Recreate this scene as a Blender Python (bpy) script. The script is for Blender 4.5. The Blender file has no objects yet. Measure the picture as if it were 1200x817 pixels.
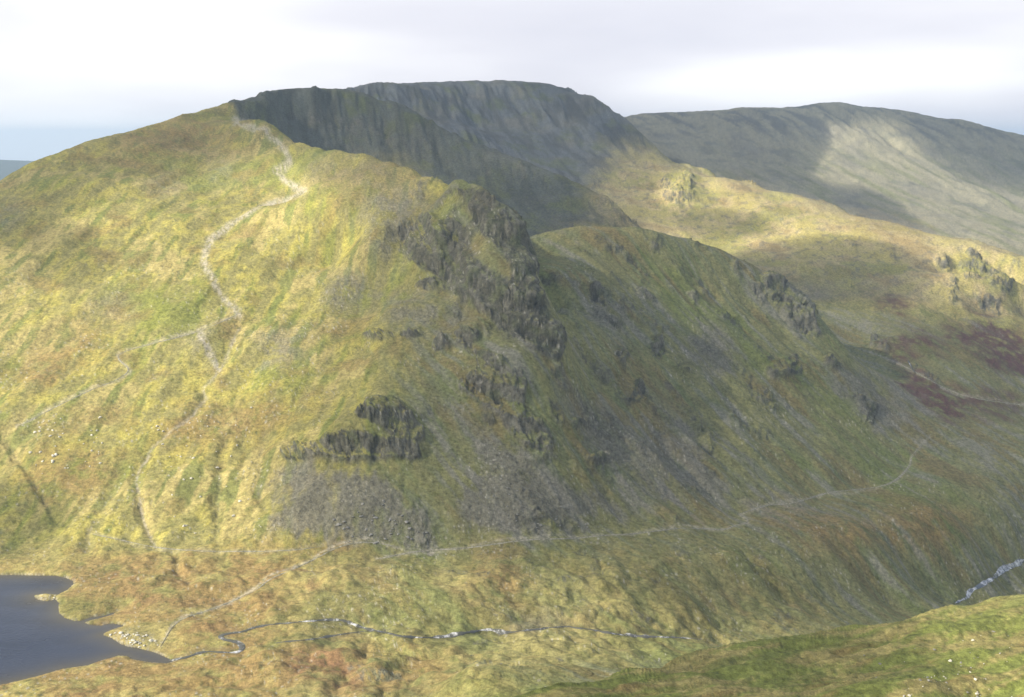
import bpy, bmesh, math, random
import numpy as np
from mathutils import Vector, Matrix

random.seed(7)
RNG = np.random.default_rng(11)
scene = bpy.context.scene
COL = scene.collection

# ------------------------------------------------------------------ camera model
F_PX, CX, CY = 1350.0, 600.0, 408.5          # focal length and centre in photo pixels
PITCH = math.radians(10.2)
CAM_Z = 215.0                                # metres above the tarn
CP, SP = math.cos(PITCH), math.sin(PITCH)


def ray(u, v):
    s = (CY - v) / F_PX
    return np.array([(u - CX) / F_PX, CP + SP * s, -SP + CP * s])


def pt(u, v, d):
    """world point seen at (u, v) at forward distance d"""
    r = ray(u, v)
    k = d / r[1]
    return (r[0] * k, d, CAM_Z + r[2] * k)


def on_z(u, v, z):
    r = ray(u, v)
    k = (z - CAM_Z) / r[2]
    return (r[0] * k, r[1] * k, z)


def project(x, y, z):
    dz = z - CAM_Z
    depth = y * CP - dz * SP
    up = y * SP + dz * CP
    depth = np.maximum(depth, 1e-3)
    return CX + F_PX * x / depth, CY - F_PX * up / depth


# ------------------------------------------------------------------ noise
def _hash(ix, iy, iz, seed):
    h = (ix * np.uint32(374761393) + iy * np.uint32(668265263) + iz * np.uint32(2147483647) + np.uint32((seed * 974634777) & 0xFFFFFFFF))
    h = (h ^ (h >> np.uint32(13))) * np.uint32(1274126177)
    h = (h ^ (h >> np.uint32(16))) * np.uint32(2246822519)
    return (h ^ (h >> np.uint32(15)))


_G = np.array([(math.cos(a), math.sin(a)) for a in np.linspace(0, 2 * math.pi, 16, endpoint=False)], dtype=np.float32)
_G3 = RNG.normal(size=(32, 3)).astype(np.float32)
_G3 /= np.linalg.norm(_G3, axis=1, keepdims=True)


def noise2(x, y, seed=0):
    xf = np.floor(x); yf = np.floor(y)
    ix = xf.astype(np.int64).astype(np.uint32); iy = yf.astype(np.int64).astype(np.uint32)
    fx = (x - xf).astype(np.float32); fy = (y - yf).astype(np.float32)
    ux = fx * fx * fx * (fx * (fx * 6 - 15) + 10); uy = fy * fy * fy * (fy * (fy * 6 - 15) + 10)
    iz = np.uint32(0)
    out = 0
    for dx in (0, 1):
        for dy in (0, 1):
            g = _G[(_hash(ix + np.uint32(dx), iy + np.uint32(dy), iz, seed) & np.uint32(15)).astype(np.int32)]
            n = g[..., 0] * (fx - dx) + g[..., 1] * (fy - dy)
            out = out + n * (ux if dx else 1 - ux) * (uy if dy else 1 - uy)
    return out * 1.45


def noise3(x, y, z, seed=0):
    xf = np.floor(x); yf = np.floor(y); zf = np.floor(z)
    ix = xf.astype(np.int64).astype(np.uint32); iy = yf.astype(np.int64).astype(np.uint32); iz = zf.astype(np.int64).astype(np.uint32)
    fx = (x - xf).astype(np.float32); fy = (y - yf).astype(np.float32); fz = (z - zf).astype(np.float32)
    ux = fx * fx * (3 - 2 * fx); uy = fy * fy * (3 - 2 * fy); uz = fz * fz * (3 - 2 * fz)
    out = 0
    for dx in (0, 1):
        for dy in (0, 1):
            for dz in (0, 1):
                g = _G3[(_hash(ix + np.uint32(dx), iy + np.uint32(dy), iz + np.uint32(dz), seed) & np.uint32(31)).astype(np.int32)]
                n = g[..., 0] * (fx - dx) + g[..., 1] * (fy - dy) + g[..., 2] * (fz - dz)
                out = out + n * (ux if dx else 1 - ux) * (uy if dy else 1 - uy) * (uz if dz else 1 - uz)
    return out * 1.5


def fbm2(x, y, seed, octs=4, gain=0.5):
    a, s, t = 1.0, 0, 0
    for o in range(octs):
        s = s + a * noise2(x * 2 ** o + 17.3 * o, y * 2 ** o - 9.1 * o, seed + o)
        t += a; a *= gain
    return s / t * 1.3


def ridged3(x, y, z, seed, octs=3, gain=0.5):
    a, s, t = 1.0, 0, 0
    for o in range(octs):
        n = 1 - 2 * np.abs(noise3(x * 2 ** o + 5.7 * o, y * 2 ** o, z * 2 ** o - 3.3 * o, seed + o))
        s = s + a * n; t += a; a *= gain
    return s / t


def cells3(x, y, z, seed):
    """random value of the nearest scattered point: flat faces with sharp breaks"""
    xf = np.floor(x); yf = np.floor(y); zf = np.floor(z)
    best = np.full(x.shape, 1e9, np.float32); val = np.zeros(x.shape, np.float32)
    for dx in (-1, 0, 1):
        for dy in (-1, 0, 1):
            for dz in (-1, 0, 1):
                cx_, cy_, cz_ = xf + dx, yf + dy, zf + dz
                h = _hash(cx_.astype(np.int64).astype(np.uint32), cy_.astype(np.int64).astype(np.uint32), cz_.astype(np.int64).astype(np.uint32), seed)
                px = cx_ + (h & np.uint32(255)) / 255.0; py = cy_ + ((h >> np.uint32(8)) & np.uint32(255)) / 255.0; pz = cz_ + ((h >> np.uint32(16)) & np.uint32(255)) / 255.0
                d = (px - x) ** 2 + (py - y) ** 2 + (pz - z) ** 2
                m = d < best
                best = np.where(m, d, best); val = np.where(m, ((h >> np.uint32(24)) & np.uint32(255)) / 127.5 - 1.0, val)
    return val


def sstep(e0, e1, x):
    t = np.clip((x - e0) / (e1 - e0), 0, 1)
    return t * t * (3 - 2 * t)


# ------------------------------------------------------------------ terrain control points (photo pixel + forward distance)
CTRL = []


def add(*ps):
    for p in ps:
        CTRL.append(pt(*p))


def addz(z, *ps):
    for u, v in ps:
        CTRL.append(on_z(u, v, z))


def world(*ps):
    CTRL.extend(ps)


def polar(az_deg, r, z):
    a = math.radians(az_deg)
    CTRL.append((r * math.sin(a), r * math.cos(a), z))


def slope(z0, d0, g, *ps):
    """points of a plane climbing away from (d0, z0) with gradient g"""
    for u, v in ps:
        s = (CY - v) / F_PX
        t = (-SP + CP * s) / (CP + SP * s)
        d = (CAM_Z - z0 + g * d0) / (g - t)
        CTRL.append(pt(u, v, d))


# crest of the near fell, left skyline to the summit
NEAR_SKY = [(-120, 262, 1060), (-60, 238, 1090), (0, 214, 1130), (34, 188.5, 1160), (69, 178, 1190), (113, 164.5, 1230), (171, 146, 1300),
            (219, 135, 1370), (260, 123, 1460), (302, 115.5, 1540), (336, 106, 1610), (363, 103, 1660), (398, 104, 1690)]
# edge of the near fell over the hidden cove, down the nose
NEAR_EDGE = [(267, 137, 1430), (291, 150, 1370), (322, 152, 1320), (343, 163, 1260), (363, 171, 1210), (400, 176.5, 1150), (426, 180, 1110),
             (468, 190, 1065), (503, 206, 985), (537, 208, 935), (561, 216, 893), (578, 231, 874), (595, 245, 860), (609, 258, 848),
             (619, 275, 838), (625, 294, 826), (626, 322, 806), (640, 355, 785), (657, 402, 752)]
SPUR2 = [(398, 104, 1690), (434, 111, 1670), (468, 123, 1640), (506, 139, 1600), (537, 158, 1560), (571, 173, 1520), (606, 185, 1490),
         (640, 197, 1460), (674, 214, 1420), (698, 228, 1390), (722, 238, 1365), (736, 252, 1340), (744, 262, 1325)]
RIM = [(633, 274, 1030), (655, 270, 1030), (674, 267, 1030), (700, 266, 1035), (715, 265.6, 1040), (750, 265.6, 1045), (777, 274, 1050), (800, 278, 1055),
       (820, 286, 1055), (844, 291.5, 1058), (862, 303, 1060), (879, 310, 1060), (895, 320, 1058), (916, 334, 1052), (951, 360, 1035), (968, 385, 1010)]
BACK = [(405, 105, 2150), (434, 99, 2150), (455, 95, 2150), (469, 100.5, 2200), (503, 99.5, 2270), (554, 98, 2320), (600, 97, 2330), (640, 98, 2320), (664, 108, 2270),
        (688, 112, 2240), (708, 122, 2200), (729, 135, 2150), (750, 156, 2090), (770, 176, 2030), (800, 195, 1950), (820, 202, 1910),
        (838, 209, 1880), (868, 211, 1840), (896, 223, 1800), (944, 230, 1740), (978, 243, 1690), (1005, 255, 1650), (1047, 262, 1600),
        (1091, 275, 1550), (1122, 279, 1515), (1163, 290, 1460), (1200, 307, 1400), (1250, 330, 1340), (1300, 350, 1290)]
FAR = [(700, 150, 3150), (745, 134, 3100), (800, 131, 3050), (862, 128.5, 3020), (896, 125, 3010), (929, 128.6, 3000), (944, 123.4, 3000), (970, 121, 3000), (992, 120, 3000), (1009, 125, 3000),
       (1054, 128.6, 2980), (1098, 139, 2950), (1129, 140.5, 2930), (1163, 151, 2900), (1200, 159.4, 2880), (1260, 172, 2850), (1330, 185, 2850)]
def dense(line, step=11.0):
    out = [line[0]]
    for a, b in zip(line, line[1:]):
        m = max(1, int(round(math.hypot(b[0] - a[0], b[1] - a[1]) / step)))
        for k in range(1, m + 1):
            out.append(tuple(a[i] + (b[i] - a[i]) * k / m for i in range(3)))
    return out


for line in (NEAR_SKY, NEAR_EDGE, SPUR2[1:], RIM, BACK, FAR):
    add(*dense(line, 15.0))

# the grassy left flank: foot and plane up to the shoulder
addz(0.6, (-260, 668), (-120, 668), (0, 668), (60, 668), (110, 668))
addz(2.5, (0, 645), (60, 645), (120, 648), (180, 655), (240, 660), (300, 655), (350, 650))
addz(2.5, (-200, 650), (-100, 648))
for u in (-160, -80, 0, 60, 120, 180, 240, 300):
    slope(3.0, 590, 0.36, (u, 600), (u, 560), (u, 520), (u, 480), (u, 440), (u, 400), (u, 360), (u, 310))
slope(3.0, 590, 0.36, (0, 260), (60, 260), (120, 260), (180, 265), (240, 265), (300, 270), (60, 225), (120, 215))
add((180, 215, 1105), (180, 175, 1200), (240, 215, 1130), (240, 170, 1270), (300, 225, 1100), (300, 180, 1220), (340, 200, 1150), (340, 240, 1050),
    (380, 203, 1100), (410, 200, 1088), (440, 195, 1085), (360, 223, 1005), (385, 214, 1012), (410, 207, 1018), (440, 200, 1026), (470, 198, 1020), (400, 240, 955), (440, 228, 962), (400, 222, 985), (240, 145, 1360), (300, 130, 1460), (320, 122, 1530))
# face of the nose
addz(3, (380, 642), (440, 640), (500, 640), (560, 636))
add((340, 600, 603), (340, 545, 645), (340, 500, 683), (340, 440, 745), (340, 380, 820), (340, 310, 920),
    (400, 600, 600), (400, 555, 628), (400, 538, 642), (400, 508, 650), (400, 470, 700), (400, 420, 760), (400, 360, 845), (400, 300, 930),
    (440, 600, 599), (440, 555, 626), (440, 534, 643), (440, 503, 651), (440, 470, 680), (440, 430, 728), (440, 395, 768), (440, 365, 828), (440, 330, 866), (440, 290, 888), (440, 260, 922),
    (480, 600, 600), (480, 555, 630), (480, 520, 652), (480, 480, 680), (480, 440, 720), (480, 400, 758), (480, 352, 808), (480, 338, 848), (480, 300, 882), (480, 283, 902), (480, 279, 914), (480, 257, 924), (480, 245, 938), (480, 230, 958), (480, 212, 988),
    (520, 600, 603), (520, 550, 637), (520, 500, 675), (520, 460, 708), (520, 420, 742), (520, 385, 775), (520, 356, 797), (520, 340, 824), (520, 334, 836), (521, 329, 842), (522, 300, 852), (522, 265, 866), (520, 247, 900), (520, 232, 938), (520, 216, 962), (540, 258, 872), (545, 278, 858), (545, 300, 848), (540, 340, 818), (541, 352, 796),
    (560, 600, 607), (560, 550, 642), (560, 500, 680), (560, 460, 705), (560, 430, 722), (560, 400, 748), (560, 380, 760), (560, 372, 770), (561, 366, 783), (562, 335, 792), (562, 306, 802), (560, 290, 825), (560, 280, 838), (560, 250, 858), (560, 228, 874),
    (600, 600, 612), (600, 550, 646), (600, 510, 675), (600, 470, 695), (600, 440, 708), (600, 410, 725), (590, 390, 750), (590, 384, 764), (590, 355, 773), (592, 328, 782), (598, 308, 800), (595, 298, 812), (595, 270, 836), (612, 405, 738), (612, 396, 750), (612, 365, 764), (612, 335, 776), (612, 300, 806),
    (640, 600, 620), (640, 560, 648), (640, 520, 672), (640, 480, 697), (640, 450, 715), (640, 420, 735), (640, 408, 742), (638, 385, 756))
# scree gully and the flank under the rim, falling to the path
add((660, 620, 617), (700, 618, 628), (700, 585, 655), (700, 550, 685), (690, 510, 712), (680, 470, 740), (672, 430, 768), (668, 400, 800), (660, 360, 850), (650, 320, 925),
    (740, 618, 640), (740, 585, 668), (740, 550, 702), (735, 510, 738), (725, 470, 775), (720, 430, 812), (712, 380, 870), (705, 330, 940), (700, 295, 990),
    (800, 612, 668), (800, 580, 705), (800, 540, 745), (790, 500, 785), (780, 450, 835), (770, 400, 890), (760, 350, 950), (755, 305, 1003),
    (860, 602, 702), (860, 570, 740), (860, 530, 782), (850, 480, 838), (840, 430, 895), (830, 380, 955), (820, 330, 1015),
    (910, 590, 740), (910, 550, 785), (905, 500, 842), (895, 450, 900), (888, 400, 958), (880, 355, 1015),
    (960, 580, 775), (960, 540, 822), (950, 490, 882), (940, 440, 938), (930, 400, 980), (925, 365, 1020),
    (1010, 570, 812), (1010, 530, 860), (1000, 480, 918), (985, 430, 965),
    (1060, 545, 865), (1050, 500, 922), (1030, 460, 970),
    (1090, 505, 930), (1130, 530, 905), (1190, 540, 905), (1260, 545, 910))
# valley side below the path, down to the beck
addz(0, (200, 776), (260, 752), (330, 731), (400, 727))
addz(1, (250, 700), (330, 690), (300, 720), (200, 735), (140, 700))
addz(-2, (440, 740), (500, 747)); addz(-5, (575, 738), (600, 740)); addz(-9, (664, 735), (700, 740)); addz(-15, (752, 746)); addz(-21, (800, 748)); addz(-30, (850, 757))
addz(4, (380, 680), (440, 675), (500, 680)); addz(2, (440, 710), (520, 715)); addz(-1, (580, 710)); addz(1, (580, 670)); addz(-4, (660, 700)); addz(-2, (660, 660))
addz(-9, (740, 700)); addz(-6, (740, 660)); addz(-15, (800, 700)); addz(-11, (800, 655)); addz(-26, (860, 700)); addz(-18, (860, 655)); addz(-36, (920, 710)); addz(-27, (920, 660)); addz(-20, (920, 620))
addz(-48, (980, 715)); addz(-36, (980, 665)); addz(-28, (980, 620)); addz(-60, (1040, 705)); addz(-46, (1040, 655)); addz(-34, (1040, 605))
addz(-74, (1090, 695)); addz(-54, (1090, 645)); addz(-40, (1090, 600)); addz(-62, (1140, 640)); addz(-48, (1140, 590)); addz(-66, (1190, 620)); addz(-54, (1190, 580))
addz(-82, (1135, 694)); addz(-84, (1166, 677)); addz(-87, (1200, 657)); addz(-92, (1260, 635)); addz(-78, (1118, 708)); addz(-64, (1080, 722)); addz(-54, (1030, 735))
# behind: hollow between the rim and the sunlit spur, the right-hand head of the dale
add((1000, 400, 1160), (960, 350, 1290), (940, 310, 1380), (900, 290, 1500), (860, 285, 1530), (830, 270, 1580), (900, 250, 1640), (950, 280, 1520), (1000, 300, 1440), (1000, 350, 1270),
    (1040, 440, 1050), (1050, 400, 1140), (1050, 350, 1280), (1050, 310, 1400), (1100, 460, 1020), (1100, 420, 1110), (1100, 380, 1200), (1100, 350, 1290), (1110, 325, 1380), (1110, 300, 1450),
    (1150, 475, 1030), (1150, 430, 1120), (1150, 390, 1210), (1150, 365, 1290), (1155, 335, 1370), (1155, 310, 1430),
    (1200, 480, 1060), (1200, 440, 1130), (1200, 400, 1210), (1200, 372, 1310), (1200, 340, 1390), (1182, 326, 1345), (1178, 345, 1312), (1170, 366, 1280), (1130, 320, 1345), (1100, 300, 1430), (1130, 352, 1290), (1270, 480, 1090), (1270, 420, 1190), (1270, 370, 1260))
# face of the middle spur
add((330, 145, 1560), (360, 150, 1560), (400, 150, 1580), (400, 170, 1540), (450, 150, 1580), (450, 180, 1510), (500, 170, 1530), (500, 200, 1470), (550, 190, 1480), (560, 212, 1430),
    (600, 215, 1430), (600, 240, 1360), (640, 225, 1400), (640, 260, 1290), (690, 245, 1330), (700, 262, 1280), (730, 258, 1310))
# face and corrie of the back fell
add((480, 118, 2080), (520, 125, 2120), (540, 150, 1950), (560, 120, 2230), (560, 150, 2080), (600, 130, 2200), (600, 165, 1980), (640, 130, 2180), (640, 165, 2020), (640, 188, 1900), (680, 140, 2140),
    (680, 175, 1990), (690, 205, 1830), (720, 165, 2020), (720, 200, 1860), (720, 230, 1720), (750, 200, 1880), (750, 235, 1720), (752, 258, 1620), (790, 225, 1780), (790, 255, 1640), (790, 272, 1560), (830, 235, 1720))
# face of the far ridge
add((760, 165, 2800), (800, 165, 2750), (800, 185, 2600), (860, 165, 2750), (860, 200, 2520), (920, 165, 2750), (920, 200, 2540), (920, 222, 2380), (980, 165, 2760), (980, 200, 2560), (980, 235, 2320),
    (1040, 170, 2740), (1040, 205, 2540), (1040, 250, 2230), (1100, 180, 2700), (1100, 220, 2480), (1100, 265, 2150), (1160, 190, 2660), (1160, 230, 2440), (1160, 280, 2080), (1200, 200, 2620), (1200, 250, 2360), (1200, 295, 2020))


def behind(line, pushes):
    """ground falling away on the hidden side of a crest"""
    for u, v, d in line:
        x, y, z = pt(u, v, d)
        for k, dz in pushes:
            CTRL.append((x * k, y * k, z + dz))


behind(dense(NEAR_SKY[:10], 22), [(1.06, -10), (1.25, -110), (1.6, -260)])
behind(dense(NEAR_EDGE[2:10], 14), [(1.025, -14), (1.09, -50)])
behind(dense(NEAR_EDGE[9:17], 14), [(1.025, -20), (1.06, -45)])
behind(dense([(360, 223, 1005), (385, 214, 1012), (410, 207, 1018), (440, 200, 1026), (470, 198, 1020)], 14), [(1.022, -7)])
behind(dense(RIM[1:], 20), [(1.03, -12), (1.10, -38)])
behind(dense(SPUR2[4:], 20), [(1.04, -25), (1.11, -55)])
behind(dense(BACK[:11], 40), [(1.1, -5), (1.25, -40)])
behind(dense(BACK[12:27], 25), [(1.05, -25), (1.13, -65)])
behind(dense(FAR[1:], 40), [(1.08, -40), (1.3, -200), (1.8, -420)])
# distant country seen past the left shoulder
for az in (-40, -30, -25, -23, -20, -12):
    polar(az, 2600, -190); polar(az, 4500, -160)
for az, z in ((-40, 60), (-30, 85), (-25, 96), (-23, 86), (-20, 60), (-12, 20)):
    polar(az, 7500, z); polar(az, 8200, z + 8); polar(az, 12500, -150)
for az in (0, 15, 30, 45):
    polar(az, 7500, -240); polar(az, 12500, -250)
# near hill: under the camera and the slope at the lower right
NEARLIP = [(560, 830, 245), (637, 811, 262), (690, 800, 272), (732, 789, 280), (800, 768, 300), (850, 757, 310), (888, 750, 316), (925, 743, 322), (963, 740, 324), (997, 730, 331), (1058, 726, 334), (1098, 713, 344),
           (1122, 714, 344), (1159, 703, 352), (1200, 696, 356), (1260, 690, 360), (1330, 690, 360)]
add(*NEARLIP)
add((640, 840, 238), (740, 817, 252), (800, 800, 268), (800, 830, 240), (860, 780, 284), (900, 817, 246), (950, 770, 290), (1000, 800, 258), (1050, 760, 295), (1100, 790, 266), (1100, 745, 306), (1150, 817, 240), (1200, 740, 306),
    (1200, 780, 270), (1260, 740, 306), (1260, 817, 240), (1330, 760, 285))
for u, v, d in NEARLIP[1:]:
    x, y, z = pt(u, v, d)
    CTRL.append((x * 1.07, y * 1.07, z - 17)); CTRL.append((x * 1.25, y * 1.25, z - 50))
addz(2.0, (0, 817), (100, 800), (200, 800)); addz(3.0, (300, 790), (400, 775)); addz(6, (300, 817), (400, 812)); addz(5, (500, 790)); addz(10, (500, 815)); addz(1, (580, 770)); addz(-3, (660, 765)); addz(-12, (740, 760))
for az, z in ((-60, 0), (-40, 0), (-27, 2), (-16, 6), (-8, 12), (-2, 22)):
    polar(az, 400, z)
for az, zs in ((-60, (8, 60, 130)), (-30, (8, 60, 130)), (-12, (22, 70, 135)), (0, (42, 84, 138)), (12, (78, 98, 142)), (25, (84, 104, 144)), (45, (95, 115, 150)), (70, (120, 140, 165))):
    polar(az, 280, zs[0]); polar(az, 180, zs[1]); polar(az, 90, zs[2])
for az in range(-110, 111, 20):
    polar(az, 30, 197); polar(az, 8, 210.5); polar(az, 2, 213.3); polar(az, 1, 213.4)
for az in (80, 110):
    polar(az, 300, 190); polar(az, 1000, 200); polar(az, 4000, -50); polar(az, 12500, -250)
for az in (45, 60):
    polar(az, 700, -40); polar(az, 1400, 60); polar(az, 3000, 150)
for az in (-80, -110):
    polar(az, 300, 110); polar(az, 800, 60); polar(az, 2000, -50); polar(az, 6000, 40); polar(az, 12500, -200)
for az in (-45, -60):
    polar(az, 620, 2); polar(az, 1100, 120); polar(az, 1500, 90)

CTRL = np.array(CTRL)
c_az = np.arctan2(CTRL[:, 0], CTRL[:, 1]); c_r = np.hypot(CTRL[:, 0], CTRL[:, 1]); c_l = np.log(c_r)
P = np.stack([c_az, c_l], 1)
# fit the tangent of the elevation angle (close to picture height), so near and far weigh alike
VAL = (CTRL[:, 2] - CAM_Z) / c_r
MQ = 0.012


def kern(d2):
    return np.sqrt(d2 + MQ * MQ)


d2 = ((P[:, None] - P[None]) ** 2).sum(-1)
n = len(P)
A = np.zeros((n + 3, n + 3))
A[:n, :n] = kern(d2) - 0.0015 * np.eye(n)
A[:n, n] = 1; A[:n, n + 1:] = P; A[n:, :n] = A[:n, n:].T
W = np.linalg.solve(A, np.concatenate([VAL, np.zeros(3)]))


def rbf(az, l):
    out = np.empty(az.size)
    a = az.ravel(); b = l.ravel()
    for i in range(0, a.size, 20000):
        q = (a[i:i + 20000, None] - P[None, :, 0]) ** 2 + (b[i:i + 20000, None] - P[None, :, 1]) ** 2
        out[i:i + 20000] = kern(q) @ W[:n] + W[n] + W[n + 1] * a[i:i + 20000] + W[n + 2] * b[i:i + 20000]
    return out.reshape(az.shape)


# coarse field on (azimuth, ln r)
L0, L1 = math.log(1.2), math.log(13000)
CA = np.concatenate([np.radians(np.linspace(-110, -30, 40, endpoint=False)), np.radians(np.linspace(-30, 30, 340)), np.radians(np.linspace(30, 110, 41)[1:])])
CL = np.concatenate([np.linspace(L0, math.log(150), 50, endpoint=False), np.linspace(math.log(150), math.log(3500), 470, endpoint=False), np.linspace(math.log(3500), L1, 60)])
GA, GL = np.meshgrid(CA, CL, indexing='ij')
FIELD = rbf(GA, GL)

# rows follow the picture: denser where a slope is seen
LF = np.linspace(L0, L1, 2400)
dens = np.empty((len(CA), len(LF)))
for i in range(len(CA)):
    f = np.interp(LF, CL, FIELD[i])
    g = np.gradient(f, LF)
    dens[i] = np.where(g > 0, g * F_PX, -0.25 * g * F_PX)
dens = np.clip(dens, 0, 1500)
k = np.exp(-0.5 * (np.arange(-12, 13) / 6.0) ** 2); k /= k.sum()
dens = np.apply_along_axis(lambda m: np.convolve(np.pad(m, 12, mode='edge'), k, 'valid'), 0, dens)
dens = np.apply_along_axis(lambda m: np.convolve(np.pad(m, 12, mode='edge'), k, 'valid'), 1, dens)
dens = dens + 70.0 + 60 * sstep(math.log(200), math.log(380), LF)[None] * (1 - sstep(math.log(2600), math.log(3600), LF))[None]
cdf = np.cumsum(dens, 1); cdf = (cdf - cdf[:, :1]) / (cdf[:, -1:] - cdf[:, :1])

NR = 1550
AZ = np.concatenate([np.radians(np.linspace(-110, -29, 50, endpoint=False)), np.radians(np.linspace(-29, 29, 1180)), np.radians(np.linspace(29, 110, 51)[1:])])
NA = len(AZ)
tt = np.linspace(0, 1, NR)
rows_c = np.stack([np.interp(tt, cdf[i], LF) for i in range(len(CA))])      # (coarse az, NR)
ia = np.clip(np.searchsorted(CA, AZ) - 1, 0, len(CA) - 2)
fa = (AZ - CA[ia]) / (CA[ia + 1] - CA[ia])
LR = rows_c[ia] * (1 - fa)[:, None] + rows_c[ia + 1] * fa[:, None]           # ln r of each vertex
# cubic interpolation of the field along l at the 4 neighbouring azimuths, then along azimuth
def cubic_rows(idx, l):
    j = np.clip(np.searchsorted(CL, l.ravel()).reshape(l.shape) - 1, 1, len(CL) - 3)
    t = np.clip((l - CL[j]) / (CL[j + 1] - CL[j]), 0, 1)
    f = FIELD[np.clip(idx, 0, len(CA) - 1)][:, :]
    r = np.arange(l.shape[0])[:, None]
    p0, p1, p2, p3 = f[r, j - 1], f[r, j], f[r, j + 1], f[r, j + 2]
    return p1 + 0.5 * t * (p2 - p0 + t * (2 * p0 - 5 * p1 + 4 * p2 - p3 + t * (3 * (p1 - p2) + p3 - p0)))


q = [cubic_rows(ia + o, LR) for o in (-1, 0, 1, 2)]
t = fa[:, None]
VALS = q[1] + 0.5 * t * (q[2] - q[0] + t * (2 * q[0] - 5 * q[1] + 4 * q[2] - q[3] + t * (3 * (q[1] - q[2]) + q[3] - q[0])))
R = np.exp(LR)
X = R * np.sin(AZ)[:, None]; Y = R * np.cos(AZ)[:, None]; Z = CAM_Z + VALS * R
U, V = project(X, Y, Z)

# ------------------------------------------------------------------ masks traced from the photograph, carried onto the ground
MW, MH, MS, MO = 760, 560, 2.0, 160           # mask raster: half photo pixels with a margin


def raster(poly):
    m = np.zeros((MH, MW), np.float32)
    p = (np.array(poly, float) + MO) / MS
    ys = np.arange(MH) + 0.5; xs = np.arange(MW) + 0.5
    for j, y in enumerate(ys):
        xi = []
        for (x0, y0), (x1, y1) in zip(p, np.roll(p, -1, 0)):
            if (y0 <= y) != (y1 <= y):
                xi.append(x0 + (y - y0) / (y1 - y0) * (x1 - x0))
        xi.sort()
        for a, b in zip(xi[::2], xi[1::2]):
            m[j, (xs >= a) & (xs < b)] = 1
    return m


def blur(m, s):
    if s <= 0:
        return m
    h = int(3 * s) + 1
    k = np.exp(-0.5 * (np.arange(-h, h + 1) / s) ** 2); k /= k.sum()
    m = np.apply_along_axis(lambda a: np.convolve(a, k, 'same'), 0, m)
    return np.apply_along_axis(lambda a: np.convolve(a, k, 'same'), 1, m)


def line_mask(pts, width):
    """distance mask of a polyline in photo pixels"""
    yy, xx = np.mgrid[0:MH, 0:MW]
    px = xx * MS - MO + MS / 2; py = yy * MS - MO + MS / 2
    d = np.full((MH, MW), 1e9)
    for (x0, y0), (x1, y1) in zip(pts, pts[1:]):
        dx, dy = x1 - x0, y1 - y0
        t = np.clip(((px - x0) * dx + (py - y0) * dy) / max(dx * dx + dy * dy, 1e-9), 0, 1)
        d = np.minimum(d, np.hypot(px - x0 - t * dx, py - y0 - t * dy))
    return (np.clip(1.5 - d / max(width, 1.0), 0, 1) * min(1.0, width)).astype(np.float32)


WU = fbm2(X / 28.0, Y / 28.0, 501, 3); WV = fbm2(X / 28.0, Y / 28.0, 557, 3)


def sample(m, warp=6.0):
    a = np.clip((U + WU * warp + MO) / MS - 0.5, 0, MW - 1.001); b = np.clip((V + WV * warp + MO) / MS - 0.5, 0, MH - 1.001)
    i = a.astype(np.int32); j = b.astype(np.int32); fx = a - i; fy = b - j
    return (m[j, i] * (1 - fx) + m[j, i + 1] * fx) * (1 - fy) + (m[j + 1, i] * (1 - fx) + m[j + 1, i + 1] * fx) * fy


def zone(polys, soft=4.0, warp=6.0, dmin=0, dmax=1e9):
    m = np.zeros((MH, MW), np.float32)
    for p in polys:
        m = np.maximum(m, raster(p))
    out = sample(blur(m, soft / MS), warp)
    if dmin > 0 or dmax < 1e9:
        out = out * ((Y >= dmin) & (Y <= dmax))
    return out


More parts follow.
